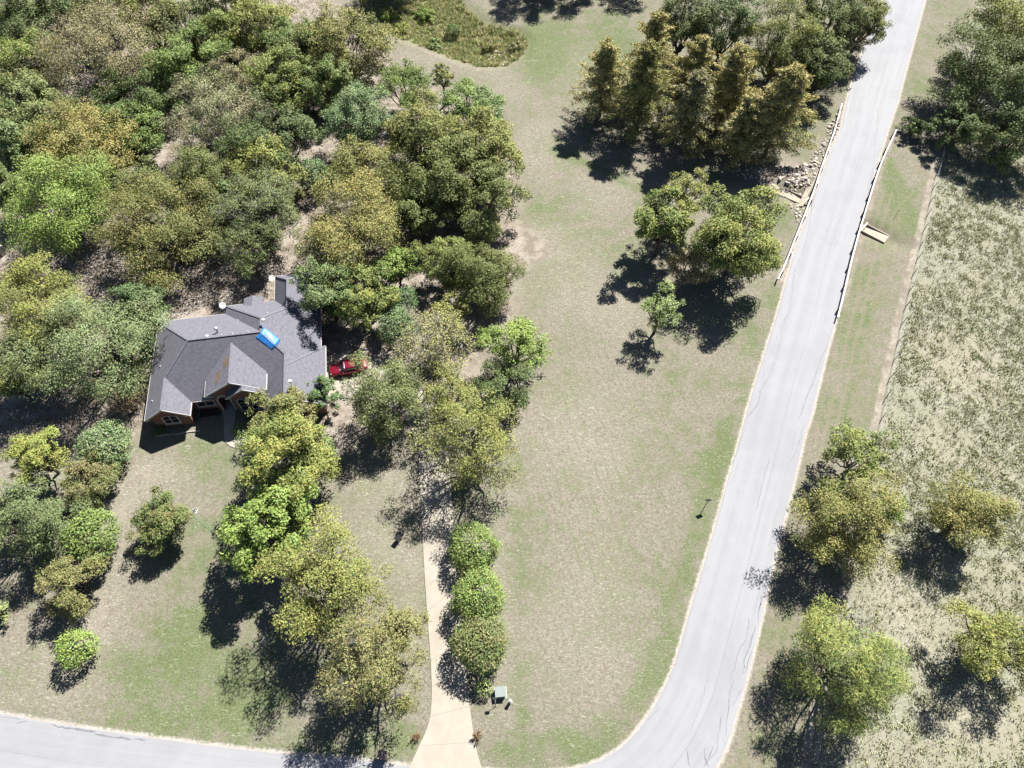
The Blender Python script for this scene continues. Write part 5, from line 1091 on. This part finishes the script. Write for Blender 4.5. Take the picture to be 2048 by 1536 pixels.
# ------------------------------------------------------------------ tall grass and weeds
def tufts(name, pts, h0, h1, blades, wid, cols, spread, seed, label, cat, flop=.55):
    rg = np.random.default_rng(seed); n = len(pts); z = gz(pts[:, 0], pts[:, 1]) - .03; hs = rg.uniform(h0, h1, n); ix = np.repeat(np.arange(n), blades); m = len(ix)
    a = rg.uniform(0, 2*np.pi, m); base = np.c_[pts[ix] + rg.normal(0, spread, (m, 2)), z[ix]]; L = hs[ix] * rg.uniform(.6, 1.1, m)
    d = np.c_[np.cos(a) * flop * rg.uniform(.3, 1.6, m), np.sin(a) * flop * rg.uniform(.3, 1.6, m), np.ones(m)]; d = nrmz(d); s = np.c_[-np.sin(a), np.cos(a), np.zeros(m)] * wid * rg.uniform(.6, 1.5, m)[:, None]
    v = np.empty((m, 3, 3)); v[:, 0] = base - s; v[:, 1] = base + s; v[:, 2] = base + d * L[:, None]
    me = bpy.data.meshes.new(name); me.vertices.add(m * 3); me.vertices.foreach_set('co', v.ravel()); me.loops.add(m * 3); me.loops.foreach_set('vertex_index', np.arange(m * 3, dtype=np.int32)); me.polygons.add(m); me.polygons.foreach_set('loop_start', np.arange(0, m * 3, 3, dtype=np.int32)); me.update()
    cols = np.array(cols); ci = rg.integers(len(cols), size=n); c = cols[ci][ix] * rg.uniform(.7, 1.3, m)[:, None]
    at = me.attributes.new('leafcol', 'FLOAT_COLOR', 'FACE'); at.data.foreach_set('color', np.c_[c, np.ones(m)].astype(np.float32).ravel()); me.materials.append(MAT['leaf']); o = bpy.data.objects.new(name, me); COL.objects.link(o); stuff(o, label, cat); return o
def scatter(pg, dens, seed, keep=None):
    lo, hi = pg.min(0), pg.max(0); rg = np.random.default_rng(seed); n = int(np.prod(hi - lo) * dens); p = lo + rg.random((n, 2)) * (hi - lo); k = inside(p[:, 0], p[:, 1], pg)
    if keep is not None: k &= keep(p, rg)
    return p[k]
def vnoise(p, s, seed):
    rg = np.random.default_rng(seed); r = np.zeros(len(p))
    for k in range(7):
        w = rg.normal(0, 1, 2) * s; r += np.sin(p @ w + rg.random() * 6.3)
    return r / 2.6
def near_straw(p):
    r = np.zeros(len(p))
    for u, v, w in ((1920,730,5.0),(1880,880,3.2),(1960,1450,4.0),(1830,1250,2.6),(1780,1180,2.0)):
        c = P(u, v); r += np.exp(-((p[:, 0] - c.x) ** 2 + (p[:, 1] - c.y) ** 2) / w ** 2)
    return r
vis_field = poly([(1872,395),(1856,470),(1832,560),(1805,680),(1775,800),(1755,900),(1722,1040),(1712,1180),(1690,1260),(1660,1380),(1640,1545),(2120,1545),(2120,180),(1905,250)])
pt = scatter(vis_field, 6, 5, lambda p, rg: rg.random(len(p)) < np.clip(.62 + .5 * vnoise(p, .5, 2), .1, 1))
tufts('tall_dry_grass', pt, .2, .5, 6, .03, [(.46,.42,.33),(.38,.35,.25),(.53,.49,.41),(.32,.31,.20)], .16, 6, 'pale tall dry grass filling the field right of the fence', 'grass')
pt = scatter(vis_field, 8.0, 7, lambda p, rg: rg.random(len(p)) < np.clip(.55 + .6 * vnoise(p, 2.6, 3) + .35 * vnoise(p, .22, 9) - .9 * near_straw(p), .05, 1))
tufts('green_weeds', pt, .18, .5, 7, .055, [(.29,.305,.15),(.24,.26,.12),(.36,.36,.20),(.31,.325,.20),(.38,.37,.22)], .2, 8, 'green weed clumps growing through the dry field grass', 'weeds', .9)
pt = scatter(creek_pg, 7, 9); tufts('ditch_weeds', pt, .3, .9, 16, .055, [(.36,.38,.15),(.30,.33,.13),(.46,.41,.21),(.28,.33,.13),(.44,.37,.23)], .2, 10, 'thick yellow green weeds filling the ditch at the top', 'weeds', .9)

wv = poly([(-40,-40),(560,-40),(690,40),(790,150),(985,240),(1030,450),(1000,650),(830,830),(640,800),(660,540),(560,540),(320,620),(290,860),(-40,900)])
pt = scatter(wv, .55, 12); tufts('undergrowth', pt, .12, .42, 10, .06, [(.16,.17,.06),(.20,.18,.08),(.26,.21,.12),(.12,.14,.05)], .3, 13, 'scattered low undergrowth on the woodland floor', 'undergrowth', 1.1)
pt = scatter(wv, 1.1, 14); tufts('leaf_litter', pt, .05, .16, 6, .05, [(.22,.15,.09),(.30,.23,.15),(.15,.10,.06),(.36,.30,.22)], .4, 15, 'fallen leaves and twigs on the woodland floor', 'leaf litter', 6.0)
